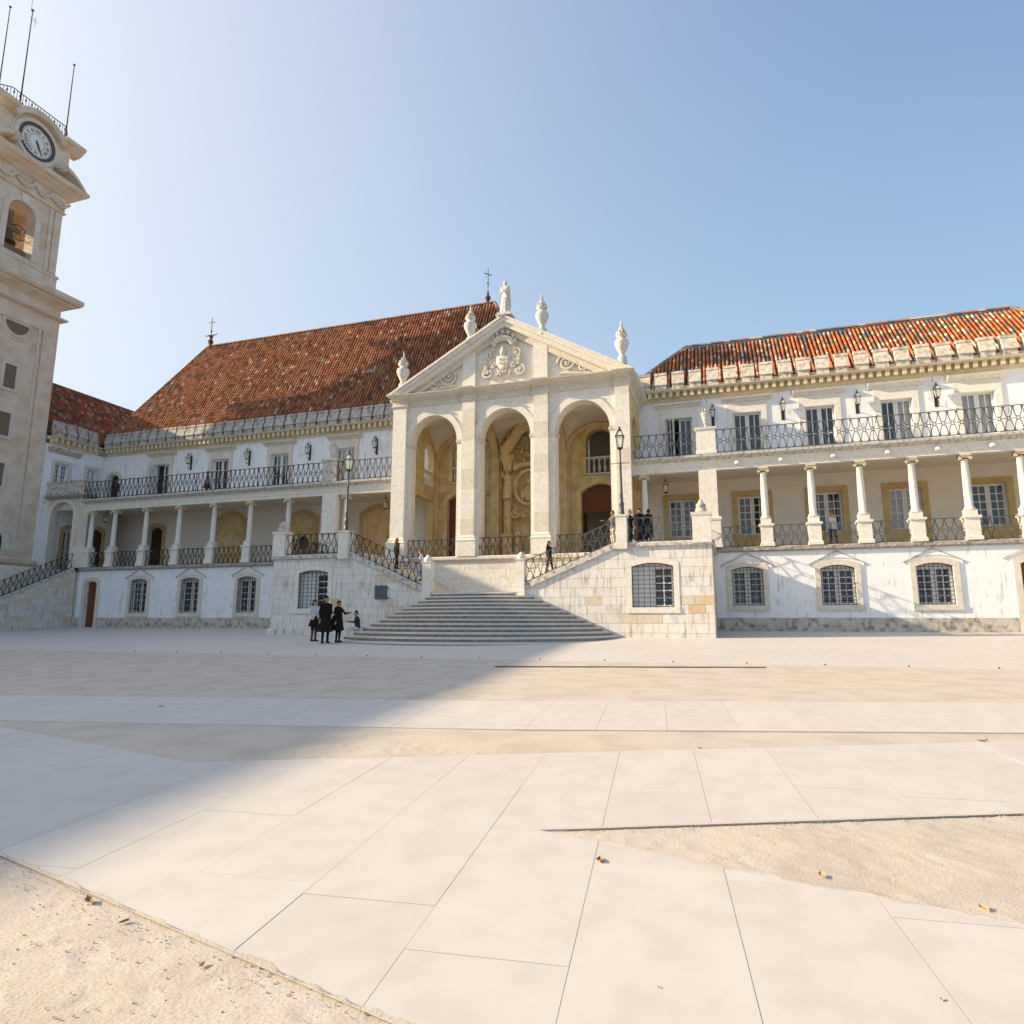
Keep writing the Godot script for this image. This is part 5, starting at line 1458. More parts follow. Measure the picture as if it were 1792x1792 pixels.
	for q in [[-15.32, -14.82], [-10.08, -9.64]]:
		s = S(); block(s, q[0], q[1], 31.78, 32.24, [[.03, .6], [.03, 1.5], [0, 1.55], [0, 2.95], [.03, 3.0], [.05, 3.08]])
		put("newel", s, M.limestone_pale, b)
		s = S(true); lathe(s, V((q[0] + q[1]) / 2, 3.08, 32.0), [[.2, 0], [.24, .08], [.2, .2], [.12, .26], [.1, .3], [.04, .36], [0, .37]], 12); put("newel_cap", s, M.limestone_pale, b)
	railing(b, V(-24.05, 3.72, 31.98), V(-20.52, 3.72, 31.98), 1.14)
	railing(b, V(-4.40, 3.78, 31.98), V(-1.38, 3.78, 31.98), 1.14, M.iron_grey)
	railing(b, V(-19.86, 3.80, 31.98), V(-15.36, 1.82, 31.98), 1.08)
	railing(b, V(-4.98, 3.80, 31.98), V(-9.6, 1.90, 31.98), 1.08, M.iron_grey)
	railing(b, V(-24.7, 3.72, 32.6), V(-24.7, 3.72, 37.2), 1.1)
	railing(b, V(-.72, 3.78, 32.6), V(-.72, 3.78, 37.2), 1.1, M.iron_grey)
	# wall behind the landing with carved rosettes
	var rt := front(36.3)
	s = S(); box(s, rt, -19.6, -4.85, -1.0, 3.5, -.3, 0); put("landing_wall", s, M.mortar, b)
	ashlar(wn, rt, PackedVector2Array([Vector2(-17.4, 1.38), Vector2(-7.2, 1.38), Vector2(-7.2, 3.5), Vector2(-17.4, 3.5)]), .52, 1.3, [M.limestone_pale, M.limestone], [.7, .3], null, 0, .02)
	s = S(); mould(s, rt, -19.6, -4.85, [[-.2, 3.5], [.1, 3.5], [.2, 3.56], [.22, 3.70], [.16, 3.74], [-.2, 3.74]]); put("landing_cornice", s, M.limestone_pale, b)
	for k in 9:
		s = S()
		var c := Vector2(-14.6 + k * .66, 2.95 if k % 2 == 0 else 2.25)
		for i in 7: egg(s, rt * Vector3(c.x + cos(i * TAU / 6 + k) * (.15 if i < 6 else 0.0) * (1 + .4 * sin(k * 2.1 + i)), c.y + sin(i * TAU / 6 + k) * (.17 if i < 6 else 0.0), .02), .06, .05 + .03 * sin(i + k), .012, 6)
		put("rosette", s, M.limestone_pale, b)
	var u := thing("utility_box", "flat dark grey metal box on the stair wall behind the group of people", "box")
	s = S(); box(s, t, -18.17, -17.47, 1.12, 1.85, .035, .13); put("door", s, M.box_grey, u)
	s = S(); box(s, t, -17.47, -17.36, 1.68, 1.74, .04, .07); box(s, t, -17.47, -17.36, 1.16, 1.22, .04, .07); put("hinges", s, M.box_grey, u)
func side_stair() -> void:
	var b := thing("side_stair", "straight stone stair with iron railing rising along the foot of the tower", "staircase")
	var t := side(-47.0)
	var sl := .476
	var y := func(z: float) -> float: return minf(1.30 + (z - 32.09) * sl, 3.72)
	var z0 := 27.2
	var poly := PackedVector2Array([Vector2(z0, -1.1), Vector2(37.4, -.9), Vector2(37.4, 3.72), Vector2(37.17, 3.72), Vector2(z0, y.call(z0))])
	var s := S(); prism(s, t, poly, -.4, 0); put("flank_wall", s, M.mortar, b)
	var g := group_node("flank_blocks", b)
	ashlar(g, t, PackedVector2Array([Vector2(28.2, -1.0), Vector2(37.4, -.8), Vector2(37.4, 3.66), Vector2(37.0, 3.66), Vector2(28.2, y.call(28.2) - .02)]), .42, .8, [M.ashlar_c, M.ashlar_b, M.tower_stone, M.ashlar_d], [.22, .62, .12, .04])
	s = S(); prism(s, t, PackedVector2Array([Vector2(z0, y.call(z0)), Vector2(37.17, 3.72), Vector2(37.17, 3.92), Vector2(z0, y.call(z0) + .2)]), -.42, .1); put("coping", s, M.copings, b)
	for i in 28:
		var zz := 37.2 - i * .35
		s = S(); box(s, t, z0 - .5, zz, 3.72 - i * .167 - .167, 3.72 - i * .167, -2.45, -.41); put("step", s, M.limestone, b)
	railing(b, V(-47.15, y.call(28.0) + .2, 28.0), V(-47.15, 3.9, 37.1), 1.1)

# ------------------------------------------------------------------ clock tower
func tower() -> void:
	var b := thing("clock_tower", "tall ochre stone clock tower with open belfry at the left edge", "tower")
	var t := side(-49.5)
	var x0 := -55.9; var x1 := -49.62; var z0 := 29.32; var z1 := 35.58   # recessed shaft; corner strips stand proud
	var s := S(); block(s, x0, x1, z0, z1, [[.35, -1.2], [.35, 3.5], [.30, 3.9], [.42, 4.1], [.40, 4.35], [.22, 4.45], [.12, 4.5], [.0, 4.52], [0, 23.4]]); put("shaft", s, M.tower_stone, b)
	for q in [[29.2, 30.2], [34.55, 35.7]]:
		s = S(); box(s, t, q[0], q[1], 4.5, 23.4, -.13, 0); put("corner_strip", s, M.tower_stone, b)
	s = S(); box(s, t, 29.2, 35.7, 22.15, 23.4, -.13, -.003); box(s, t, 29.2, 35.7, 4.5, 5.95, -.13, -.003); put("cross_strip", s, M.tower_stone, b)
	for zz in [30.35, 34.22]:
		s = S(); box(s, t, zz, zz + .15, 5.95, 22.15, -.13, -.03); put("panel_moulding", s, M.limestone, b)
	for v in [[16.85, 18.65], [13.26, 15.0], [9.54, 11.24]]:
		var w := group_node("window", b)
		var o := op(32.14, 32.98, v[0], v[1])
		var q := S(); band(q, t, outline(o, 0, 0), outline(o, .2, .2), -.13, -.04); box(q, t, o.u0 - .2, o.u1 + .2, o.v0 - .2, o.v0, -.13, -.03); put("surround", q, M.limestone, w)
		q = S(); box(q, t, o.u0, o.u1, o.v0, o.v1, -.125, -.115); put("shutter", q, M.wood_old, w)
	var lw := group_node("lunette", b)
	s = S()
	var hd := PackedVector2Array(); var ho := PackedVector2Array(); var h2 := PackedVector2Array()
	for i in 17:
		var a := -PI * i / 16
		hd.append(Vector2(32.6 + cos(a) * .87, 21.95 + sin(a) * .88)); ho.append(Vector2(32.6 + cos(a) * 1.1, 21.95 + sin(a) * 1.12)); h2.append(Vector2(32.6 + cos(a) * 1.3, 22.1 + sin(a) * 1.5))
	band(s, t, ho, hd, -.12, -.02); band(s, t, h2, ho, -.12, -.07); box(s, t, 31.5, 33.7, 21.95, 22.14, -.12, -.03); put("surround", s, M.tower_stone, lw)
	s = S(); prism(s, t, hd, -.14, -.112); put("shutter", s, M.wood_old, lw)
	var aw := group_node("window", b)
	var ao := op(31.5, 33.4, 4.9, 5.6, .95)
	s = S(); band(s, t, outline(ao), outline(ao, .5), -.1, .05); put("surround", s, M.limestone, aw)
	s = S(); prism(s, t, outline(ao), -.14, .002); put("shutter", s, M.wood_dark, aw)
	s = S(); block(s, -55.9, -49.5, 29.2, 35.7, [[-.1, 23.36], [.1, 23.40], [.38, 23.50], [.42, 23.58], [.38, 23.66], [.1, 23.72], [.0, 23.74], [0, 24.35], [.12, 24.45], [.2, 24.5], [.66, 24.78], [.70, 24.9], [.95, 24.94], [1.0, 25.05], [1.05, 25.08], [1.05, 25.42], [.25, 25.62], [-.3, 25.66]]); put("main_cornice", s, M.tower_stone, b)
	# belfry: four walls with arched openings
	s = S(); block(s, -55.4, -50.0, 29.7, 35.2, [[.12, 25.6], [.12, 26.9], [.2, 26.95], [.22, 27.1], [.02, 27.3]]); put("belfry_base", s, M.tower_stone, b)
	var ob := op(31.15, 33.2, 27.45, 30.75, 1.0)
	var bt := side(-50.0)
	s = S(); wall(s, bt, 29.7, 35.2, 27.28, 32.6, .9, [ob])
	wall(s, front(29.7), -55.4, -50.9, 27.28, 32.6, .9, [op(-53.7, -51.7, 27.45, 30.75, 1.0)])
	wall(s, Transform3D(Basis(Vector3(-1, 0, 0), UP, Vector3(0, 0, -1)), Vector3(0, 0, -35.2)), 50.9, 55.4, 27.28, 32.6, .9, [])
	wall(s, side_neg(-55.4), -35.19, -29.71, 27.28, 32.6, .9, [op(-33.2, -31.15, 27.45, 30.75, 1.0)]); put("belfry_wall", s, M.tower_stone, b)
	var ba := group_node("belfry_arch", b)
	surround(ba, bt, ob, .42, -.001, .09, M.limestone)
	s = S(); prism(s, bt, PackedVector2Array([Vector2(32.0, 31.7), Vector2(32.38, 31.7), Vector2(32.46, 32.35), Vector2(31.92, 32.35)]), .0, .2); put("keystone", s, M.limestone_pale, ba)
	for q in [[29.72, 30.35], [34.2, 34.5], [34.6, 35.18]]:
		s = S(); box(s, bt, q[0], q[1], 27.3, 32.55, 0.001, .09); put("pilaster", s, M.tower_stone, b)
	s = S(); box(s, bt, 31.15, 33.2, 27.45, 28.25, -.7, -.62); put("belfry_board", s, M.wood_old, b)
	s = S(); block(s, -55.4, -50.0, 29.7, 35.2, [[0, 32.55], [.18, 32.62], [.22, 32.72], [.1, 32.8], [.1, 33.95], [.3, 34.05], [.4, 34.15], [.85, 34.36], [.88, 34.48], [1.12, 34.52], [1.2, 34.62], [1.22, 34.64], [1.22, 34.9], [.2, 35.0], [-.2, 35.0]]); put("belfry_cornice", s, M.tower_stone, b)
	s = S()   # garland in the frieze
	for k in 4:
		for i in 22:
			var f := i / 21.0
			egg(s, side(-49.86) * Vector3(29.9 + k * 1.42 + f * 1.42, 33.62 - sin(f * PI) * .55 + rng.randf_range(-.08, .08), .03 + rng.randf() * .08), rng.randf_range(.09, .16), .11, .12, 6)
		for i in 9: egg(s, side(-49.86) * Vector3(29.9 + k * 1.42 + rng.randf_range(-.2, .2), 33.62 + rng.randf_range(-.3, .2), .05), .12, .1, .1, 6)
	put("garland", s, M.limestone, b)
	# clock stage with broken pediment
	s = S(); block(s, -55.35, -50.0, 29.75, 35.24, [[.0, 34.9], [.0, 39.05]]); put("clock_stage", s, M.tower_stone, b)
	s = S(); block(s, -55.35, -50.9, 29.75, 35.24, [[0.0, 38.2], [.12, 38.26], [.2, 38.3], [.5, 38.46], [.52, 38.56], [.70, 38.6], [.76, 38.66], [.78, 38.68], [.78, 38.92], [.4, 39.02], [0, 39.06]])
	for q in [[28.97, 30.62], [34.34, 36.02]]: mould(s, side(-50.0), q[0], q[1], [[-.6, 38.2], [.12, 38.26], [.2, 38.3], [.5, 38.46], [.52, 38.56], [.70, 38.6], [.76, 38.66], [.78, 38.68], [.78, 38.92], [.4, 39.02], [-.6, 39.062]])
	put("top_cornice", s, M.tower_stone, b)
	var ct := side(-50.0)
	s = S(); var oi := PackedVector2Array(); var oo := PackedVector2Array(); var o3 := PackedVector2Array()
	for i in 33:
		var a := TAU * i / 32
		oi.append(Vector2(32.48 + cos(a) * 1.46, 37.1 + sin(a) * 1.46)); oo.append(Vector2(32.48 + cos(a) * 1.75, 37.1 + sin(a) * 1.75)); o3.append(Vector2(32.48 + cos(a) * 1.95, 37.1 + sin(a) * 1.95))
	band(s, ct, oi, oo, 0.0, .22); band(s, ct, oo, o3, 0.0, .1); put("clock_surround", s, M.limestone, b)
	s = S(); var c1 := PackedVector2Array(); var c2 := PackedVector2Array()
	for i in 21:
		var a := PI * (.16 + .68 * i / 20)
		c1.append(Vector2(32.48 - cos(a) * 1.97, 37.1 + sin(a) * 1.97)); c2.append(Vector2(32.48 - cos(a) * 2.42, 37.1 + sin(a) * 2.42))
	band(s, ct, c1, c2, -.1, .60); put("arched_hood", s, M.tower_stone, b)
	for sg in [-1.0, 1.0]:
		s = S()
		var a0 := PackedVector2Array(); var a1 := PackedVector2Array()
		for i in 11:
			var f := i / 10.0
			a0.append(Vector2(32.48 + sg * lerpf(3.7, 1.95, f), 34.95 + sin(f * PI / 2) * .95)); a1.append(Vector2(32.48 + sg * lerpf(3.95, 1.85, f), 34.98 + sin(f * PI / 2) * 1.28))
		band(s, ct, a0, a1, .0, 1.0); put("pediment_wing", s, M.tower_stone, b)
		s = S(true); var cyl := []
		for i in 2: cyl.append(ct * Vector3(32.48 + sg * 1.85, 36.0, .1 + i * 1.0))
		tube(s, cyl, .27, 12); spiral(s, ct, Vector2(32.48 + sg * 1.85, 36.0), .24, 1.5, 0, sg, .04, 1.1); put("scroll", s, M.limestone, b)
	clock(b, ct)
	# iron gallery on top
	s = S()
	var cor := [Vector2(-50.7, 29.75), Vector2(-50.0, 30.35), Vector2(-50.0, 34.7), Vector2(-50.7, 35.3), Vector2(-54.7, 35.3), Vector2(-55.35, 34.7), Vector2(-55.35, 30.35), Vector2(-54.7, 29.75)]
	for i in 8:
		var p: Vector2 = cor[i]; var q: Vector2 = cor[(i + 1) % 8]
		for y in [39.15, 40.22]: bar(s, V(p.x, y, p.y), V(q.x, y, q.y), .028)
		var n := maxi(2, int(p.distance_to(q) / .22))
		for k in n:
			var c := p.lerp(q, (k + .5) / n)
			bar(s, V(c.x, 39.15, c.y), V(c.x, 40.2, c.y), .017)
			egg(s, V(c.x, 39.45 if k % 2 else 39.92, c.y), .075, .12, .075, 6)
	put("gallery_railing", s, M.iron, b)
	s = S(); block(s, -55.0, -50.4, 30.1, 34.9, [[0, 38.9], [0, 39.12]]); put("roof_slab", s, M.tower_stone, b)
	var foot := V(-52.7, -.8, 32.45)      # set the tower on its base point, a little larger than drawn
	for c in b.get_children(): c.position -= foot
	b.position = V(-54.28, -.824, 33.42)
	b.scale = Vector3.ONE * 1.03
func clock(b: Node3D, t: Transform3D) -> void:
	var g := group_node("clock", b)
	var c := Vector3(32.48, 37.1, 0)
	var s := S(true); var oi := PackedVector2Array(); var oo := PackedVector2Array(); var dl := PackedVector2Array(); var ri := PackedVector2Array(); var ro := PackedVector2Array()
	for i in 49:
		var a := TAU * i / 48
		var d := Vector2(cos(a), sin(a)); var cc := Vector2(c.x, c.y)
		oi.append(cc + d * 1.2); oo.append(cc + d * 1.47); dl.append(cc + d * 1.22); ri.append(cc + d * .60); ro.append(cc + d * .63)
	s = S(); band(s, t, oi, oo, 0, .2); put("rim", s, M.rim, g)
	s = S(); prism(s, t, dl.slice(0, 48), 0, .12); put("dial", s, M.dial, g)
	s = S(); band(s, t, ri, ro, .1, .126); put("ring", s, M.ink, g)
	s = S()
	for i in 60:
		var d := Vector2(sin(TAU * i / 60), cos(TAU * i / 60))
		var p := c + Vector3(d.x, d.y, 0) * 1.10
		box(s, t * Transform3D(Basis(Vector3(0, 0, 1), -TAU * i / 60), p), -.014, .014, -.03, .03, .1, .127)
	put("minute_marks", s, M.ink, g)
	var font := SystemFont.new(); font.font_names = PackedStringArray(["Droid Serif"]); font.font_weight = 700
	var rn := ["XII", "I", "II", "III", "IIII", "V", "VI", "VII", "VIII", "IX", "X", "XI"]
	for i in 12:
		var tm := TextMesh.new(); tm.text = rn[i]; tm.font = font; tm.font_size = 32; tm.pixel_size = .0088; tm.depth = .02
		var a := TAU * i / 12
		inst("numeral", tm, M.ink, g, t * Transform3D(Basis(Vector3(0, 0, 1), -a), c + Vector3(sin(a) * .86, cos(a) * .86, .125)))
	for h in [[155.0, .55, .06, .15], [153.0, 1.02, .028, .175]]:
		s = S()
		var ang: float = -deg_to_rad(h[0])
		var tt := t * Transform3D(Basis(Vector3(0, 0, 1), ang), c)
		prism(s, tt, PackedVector2Array([Vector2(-h[2], -.12), Vector2(h[2], -.12), Vector2(h[2] * 1.5, h[1] * .75), Vector2(0, h[1]), Vector2(-h[2] * 1.5, h[1] * .75)]), h[3], h[3] + .02)
		put("hand", s, M.ink, g)
func tower_things() -> void:
	var poles := [[-50.6, 31.35, 40.0, 48.2, "tall thin flagpole with small antenna on the tower, left of the clock"], [-50.6, 35.1, 39.1, 46.6, "short thin flagpole at the right end of the tower gallery"], [-54.6, 32.1, 39.1, 50.6, "thin flagpole at the far left edge of the picture above the tower"]]
	for p in poles:
		var o := thing("flagpole", p[4], "flagpole", "flagpoles on the tower", V(p[0], 39.12, p[1]) * 1.03)
		var h: float = (p[3] - 39.12) * 1.03
		var s := S(true); tube(s, [Vector3.ZERO, Vector3(0, h * .5, 0), Vector3(0, h, 0)], .06, 7, .035); put("pole", s, M.iron, o)
		s = S(true); egg(s, Vector3(0, h + .06, 0), .12, .07, .12, 8); put("truck", s, M.iron, o)
		if p[3] == 48.2:
			s = S(); bar(s, Vector3(0, h - .2, .12), Vector3(0, h + 2.2, .12), .012); bar(s, Vector3(0, h - 1.2, -.3), Vector3(0, h - .3, -.3), .012); bar(s, Vector3(0, h - .7, -.5), Vector3(0, h - .7, .1), .012); put("antenna", s, M.iron, o)
	var bell := thing("bell", "dark bronze bell hung in the open arch of the tower belfry", "bell", "", V(-52.6, 29.45, 32.85))
	var s := S(true)
	lathe(s, Vector3.ZERO, [[.72, -.1], [.70, 0], [.56, .2], [.46, .5], [.42, .85], [.34, 1.02], [.12, 1.1], [0, 1.11]], 18); put("bell_body", s, M.bronze, bell)
	s = S(); box(s, ID, -.18, .18, 1.1, 1.45, -1.0, 1.0); put("yoke", s, M.wood_old, bell)
	s = S(); var w := []
	for i in 21: w.append(Vector3(0, 1.2 + sin(TAU * i / 20) * .62, -.9 + cos(TAU * i / 20) * .62))
	tube(s, w, .035, 5)
	for i in 3: bar(s, Vector3(0, 1.2 + sin(i * PI / 3) * .6, -.9 + cos(i * PI / 3) * .6), Vector3(0, 1.2 - sin(i * PI / 3) * .6, -.9 - cos(i * PI / 3) * .6), .02)
	put("wheel", s, M.iron, bell)
	s = S(); for i in 5: bar(s, Vector3(.1, 1.4, -.25 + i * .12), Vector3(.1, 2.7, -.3 + i * .14), .03)
	put("hanger_straps", s, M.iron_grey, bell)
func chapel() -> void:   # the long building on the left, outside the frame, whose roof edge shades half the court
	var b := thing("chapel", "long plain stone chapel beside the tower, outside the left edge", "building")
	var s := S(); box(s, ID, -66, -51.1, -2.5, 17.55, -29.8, 24); put("wall", s, M.tower_stone, b)
	s = S(); mould(s, side(-51.1), -24, 29.8, [[-.4, 17.55], [.25, 17.6], [.3, 17.85], [-.4, 17.9]]); put("eaves_cornice", s, M.limestone, b)

# ------------------------------------------------------------------ lamps, urns, crosses, statue
func lantern_parts(o: Node3D, y: float, k: float) -> void:   # tapered four-sided lantern standing on y
	var s := S()
	var r0 := .13 * k; var r1 := .23 * k; var h := .52 * k
	for i in 4:
		var a := TAU * i / 4 + PI / 4; var c := TAU * (i + 1) / 4 + PI / 4
		bar(s, Vector3(cos(a) * r0, y, sin(a) * r0), Vector3(cos(a) * r1, y + h, sin(a) * r1), .014 * k)
		bar(s, Vector3(cos(a) * r0, y, sin(a) * r0), Vector3(cos(c) * r0, y, sin(c) * r0), .016 * k)
		bar(s, Vector3(cos(a) * r1 * 1.06, y + h, sin(a) * r1 * 1.06), Vector3(cos(c) * r1 * 1.06, y + h, sin(c) * r1 * 1.06), .02 * k)
		bar(s, Vector3(cos(a) * r1, y + h, sin(a) * r1), Vector3(cos(a) * r1 * .35, y + h * 1.5, sin(a) * r1 * .35), .016 * k)
	put("cage", s, M.iron, o)
	s = S()
	for i in 4:
		var a := TAU * i / 4 + PI / 4; var c := TAU * (i + 1) / 4 + PI / 4
		quad(s, ID, Vector3(cos(a) * r0 * .94, y, sin(a) * r0 * .94), Vector3(cos(a) * r1 * .94, y + h, sin(a) * r1 * .94), Vector3(cos(c) * r1 * .94, y + h, sin(c) * r1 * .94), Vector3(cos(c) * r0 * .94, y, sin(c) * r0 * .94))
		quad(s, ID, Vector3(cos(a) * r1 * .96, y + h, sin(a) * r1 * .96), Vector3(cos(a) * r1 * .34, y + h * 1.48, sin(a) * r1 * .34), Vector3(cos(c) * r1 * .34, y + h * 1.48, sin(c) * r1 * .34), Vector3(cos(c) * r1 * .96, y + h, sin(c) * r1 * .96))
	put("glass", s, M.lamp_glass, o)
	s = S(true); lathe(s, Vector3(0, y + h * 1.48, 0), [[r1 * .42, 0], [r1 * .4, .05 * k], [r1 * .15, .10 * k], [r1 * .2, .15 * k], [0, .24 * k]], 8); lathe(s, Vector3(0, y - .1 * k, 0), [[.03 * k, 0], [.08 * k, .04 * k], [r0, .1 * k]], 8)
	put("cap", s, M.iron, o)
func lamps() -> void:
	var o := thing("lamp_post", "grey iron lamp post on the left stair pedestal, no crossbar", "lamp post", "lamp posts on the stair", V(-20.19, 4.93, 32.0))
	var pole := func(n: Node3D, m: Material) -> void:
		var s := S(true); lathe(s, Vector3.ZERO, [[.19, 0], [.19, .05], [.13, .12], [.12, .5], [.15, .56], [.10, .66], [.085, 1.0], [.105, 1.04], [.08, 1.1], [.055, 2.6], [.075, 2.64], [.05, 2.7], [.045, 3.3], [.08, 3.36], [.04, 3.42], [.05, 3.5]], 10); put("pole", s, m, n)
	pole.call(o, M.iron_grey); lantern_parts(o, 3.55, 1.15)
	var q := thing("lamp_post", "grey iron lamp post with crossbar on the right stair pedestal", "lamp post", "lamp posts on the stair", V(-4.68, 5.10, 32.0))
	pole.call(q, M.iron_grey); lantern_parts(q, 3.40, 1.15)
	var s := S(true); tube(s, [Vector3(-.42, 2.62, 0), Vector3(.42, 2.62, 0)], .018, 6); egg(s, Vector3(-.43, 2.62, 0), .035, .035, .035); egg(s, Vector3(.43, 2.62, 0), .035, .035, .035); put("crossbar", s, M.iron_grey, q)
	var w := thing("wall_lantern", "dark iron wall lantern on the left wing, nearest the tower", "wall lantern", "wall lanterns on the upper storey", V(-41.19, 12.45, 41.45))
	lantern_parts(w, .12, .88)
	s = S(); tube(s, [Vector3(0, -.12, 0), Vector3(0, -.25, -.1), Vector3(0, -.2, -.35)], .03, 5); tube(s, [Vector3(0, 1.0, 0), Vector3(0, 1.02, -.2), Vector3(0, .8, -.35)], .025, 5); box(s, ID, -.09, .09, -.35, .85, -.36, -.33); put("bracket", s, M.iron, w)
	var more := [[-35.42, "dark iron wall lantern on the left wing, second from the tower"], [-29.82, "dark iron wall lantern on the left wing, third from the tower"], [-24.05, "dark iron wall lantern on the left wing, closest to the portico"], [-.22, "dark iron wall lantern on the right wing behind the flaming urn"], [3.86, "iron wall lantern on the right wing, second from the portico, with cast shadow"], [7.95, "iron wall lantern on the right wing, third from the portico"], [12.02, "iron wall lantern on the right wing, nearest the picture's right edge"]]
	for m in more: again(w, m[1], V(m[0], 12.40, 41.45))
	var hl := thing("hanging_lantern", "small black lantern hanging in the right loggia beside the portico", "hanging lantern", "lanterns hanging in the loggias", V(-3.1, 7.55, 39.5))
	lantern_parts(hl, 0, .85)
	s = S(); bar(s, Vector3(0, .8, 0), Vector3(0, 1.03, 0), .012); put("chain", s, M.iron, hl)
	again(hl, "small black lantern hanging in the left loggia beside the portico", V(-21.9, 7.55, 39.5))
	again(hl, "small black lantern hanging at the tower end of the left loggia", V(-46.0, 7.55, 38.6))
func urns() -> void:
	var o := thing("urn", "white stone flame urn at the right end of the pediment", "urn", "flame urns on the pediment", V(-5.0, 14.80, 36.0))
	var s := S(true)
	lathe(s, Vector3.ZERO, [[.28, -.32], [.28, -.02], [.26, 0], [.26, .12], [.17, .2], [.15, .32], [.26, .52], [.37, .78], [.42, .98], [.38, 1.12], [.24, 1.22], [.20, 1.32], [.33, 1.42], [.34, 1.50], [.22, 1.54]], 16); put("vase", s, M.statue_stone, o)
	s = S(true)
	for i in 11:
		var a := TAU * i / 8.0; var r := .2 if i < 8 else .06; var h := .42 if i < 8 else .85
		tube(s, [Vector3(cos(a) * r, 1.48, sin(a) * r), Vector3(cos(a + .5) * r * 1.15, 1.48 + h * .45, sin(a + .5) * r * 1.15), Vector3(cos(a + 1.0) * r * .6, 1.48 + h * .8, sin(a + 1.0) * r * .6), Vector3(cos(a + 1.3) * r * .8, 1.48 + h, sin(a + 1.3) * r * .8)], .085, 5, .012)
	put("flame", s, M.statue_stone, o)
	again(o, "white stone flame urn on the right slope of the pediment, near the statue", V(-9.75, 17.22, 36.0), .5)
	again(o, "stone flame urn on the left slope of the pediment, near the statue", V(-14.4, 17.22, 36.0), 1.1)
	again(o, "stone flame urn at the left end of the pediment against the tiles", V(-19.0, 14.75, 36.0), 1.7)
	var p := thing("flaming_vase", "white stone vase with carved flames on the right balcony pedestal", "urn", "vases on the balcony pedestals", V(-.62, 10.62, 37.3))
	p.scale = Vector3.ONE * .78
	s = S(true); lathe(s, Vector3.ZERO, [[.2, 0], [.2, .08], [.1, .14], [.12, .25], [.2, .5], [.27, .9], [.29, 1.02], [.33, 1.05], [.33, 1.14], [.2, 1.18]], 14); put("vase", s, M.statue_stone, p)
	s = S(true)
	for i in 12:
		var a := TAU * i / 9.0; var r := .2 if i < 9 else .06; var h := .45 if i < 9 else .72
		tube(s, [Vector3(cos(a) * r * .7, 1.12, sin(a) * r * .7), Vector3(cos(a) * r * 1.5, 1.12 + h * .5, sin(a) * r * 1.5), Vector3(cos(a + .5) * r * .9, 1.12 + h, sin(a + .5) * r * .9)], .075, 5, .012)
	put("flame", s, M.statue_stone, p)
	again(p, "weathered stone vase with carved flames on the left balcony pedestal", V(-24.78, 10.62, 37.3), .8)
	again(p, "stone vase on the balcony pedestal cut by the right edge of the picture", V(15.92, 10.62, 37.3), .3)
	var st := thing("statue", "white stone robed figure crowning the pediment", "statue", "", V(-12.1, 18.42, 36.0))
	s = S(); block(s, -.42, .42, -.35, .35, [[.08, 0], [.08, .1], [0, .14], [0, .22]]); put("plinth", s, M.statue_stone, st)
	inst("figure", robed(1.7, ["fold", "bent"], .022), M.statue_stone, st, Transform3D(Basis(UP, -.15).scaled(Vector3.ONE * 1.27), Vector3(0, .2, 0)))
	var c1 := thing("roof_cross", "iron cross with a spread-winged bird on the left end of the roof ridge", "cross", "iron crosses on the ridge", V(-45.2, 25.4, 47.0))
	s = S(true); lathe(s, Vector3.ZERO, [[.22, -.1], [.2, .1], [.12, .2], [.26, .5], [.2, .72], [.1, .8], [.12, .95], [.05, 1.05], [0, 1.06]], 10); put("finial", s, plain("rust", L(.13, .06, .035), .8, .2), c1)
	s = S(true); egg(s, Vector3(0, 1.08, 0), .14, .13, .3)
	for sg in [-1.0, 1.0]: tube(s, [Vector3(0, 1.1, 0), Vector3(sg * .3, 1.22, 0), Vector3(sg * .55, 1.18, 0), Vector3(sg * .72, 1.3, 0)], .08, 5, .02)
	put("bird", s, M.rust, c1)
	s = S(); bar(s, Vector3(0, 1.1, 0), Vector3(0, 2.95, 0), .028); bar(s, Vector3(-.36, 2.5, 0), Vector3(.36, 2.5, 0), .026); egg(s, Vector3(0, 1.6, 0), .09, .1, .09, 8); put("cross", s, M.iron, c1)
	var c2 := thing("roof_cross", "plain iron cross on a brown finial at the right end of the roof ridge", "cross", "iron crosses on the ridge", V(-17.3, 25.4, 47.0), .9)
	s = S(true); lathe(s, Vector3.ZERO, [[.14, -.1], [.12, .3], [.22, .45], [.24, .62], [.1, .8], [.08, 1.1], [0, 1.12]], 10); put("finial", s, M.rust, c2)
	s = S(); bar(s, Vector3(0, 1.05, 0), Vector3(0, 3.15, 0), .03); bar(s, Vector3(-.36, 2.65, 0), Vector3(.36, 2.65, 0), .028); egg(s, Vector3(0, 1.85, 0), .08, .1, .08, 8); put("cross", s, M.iron, c2)

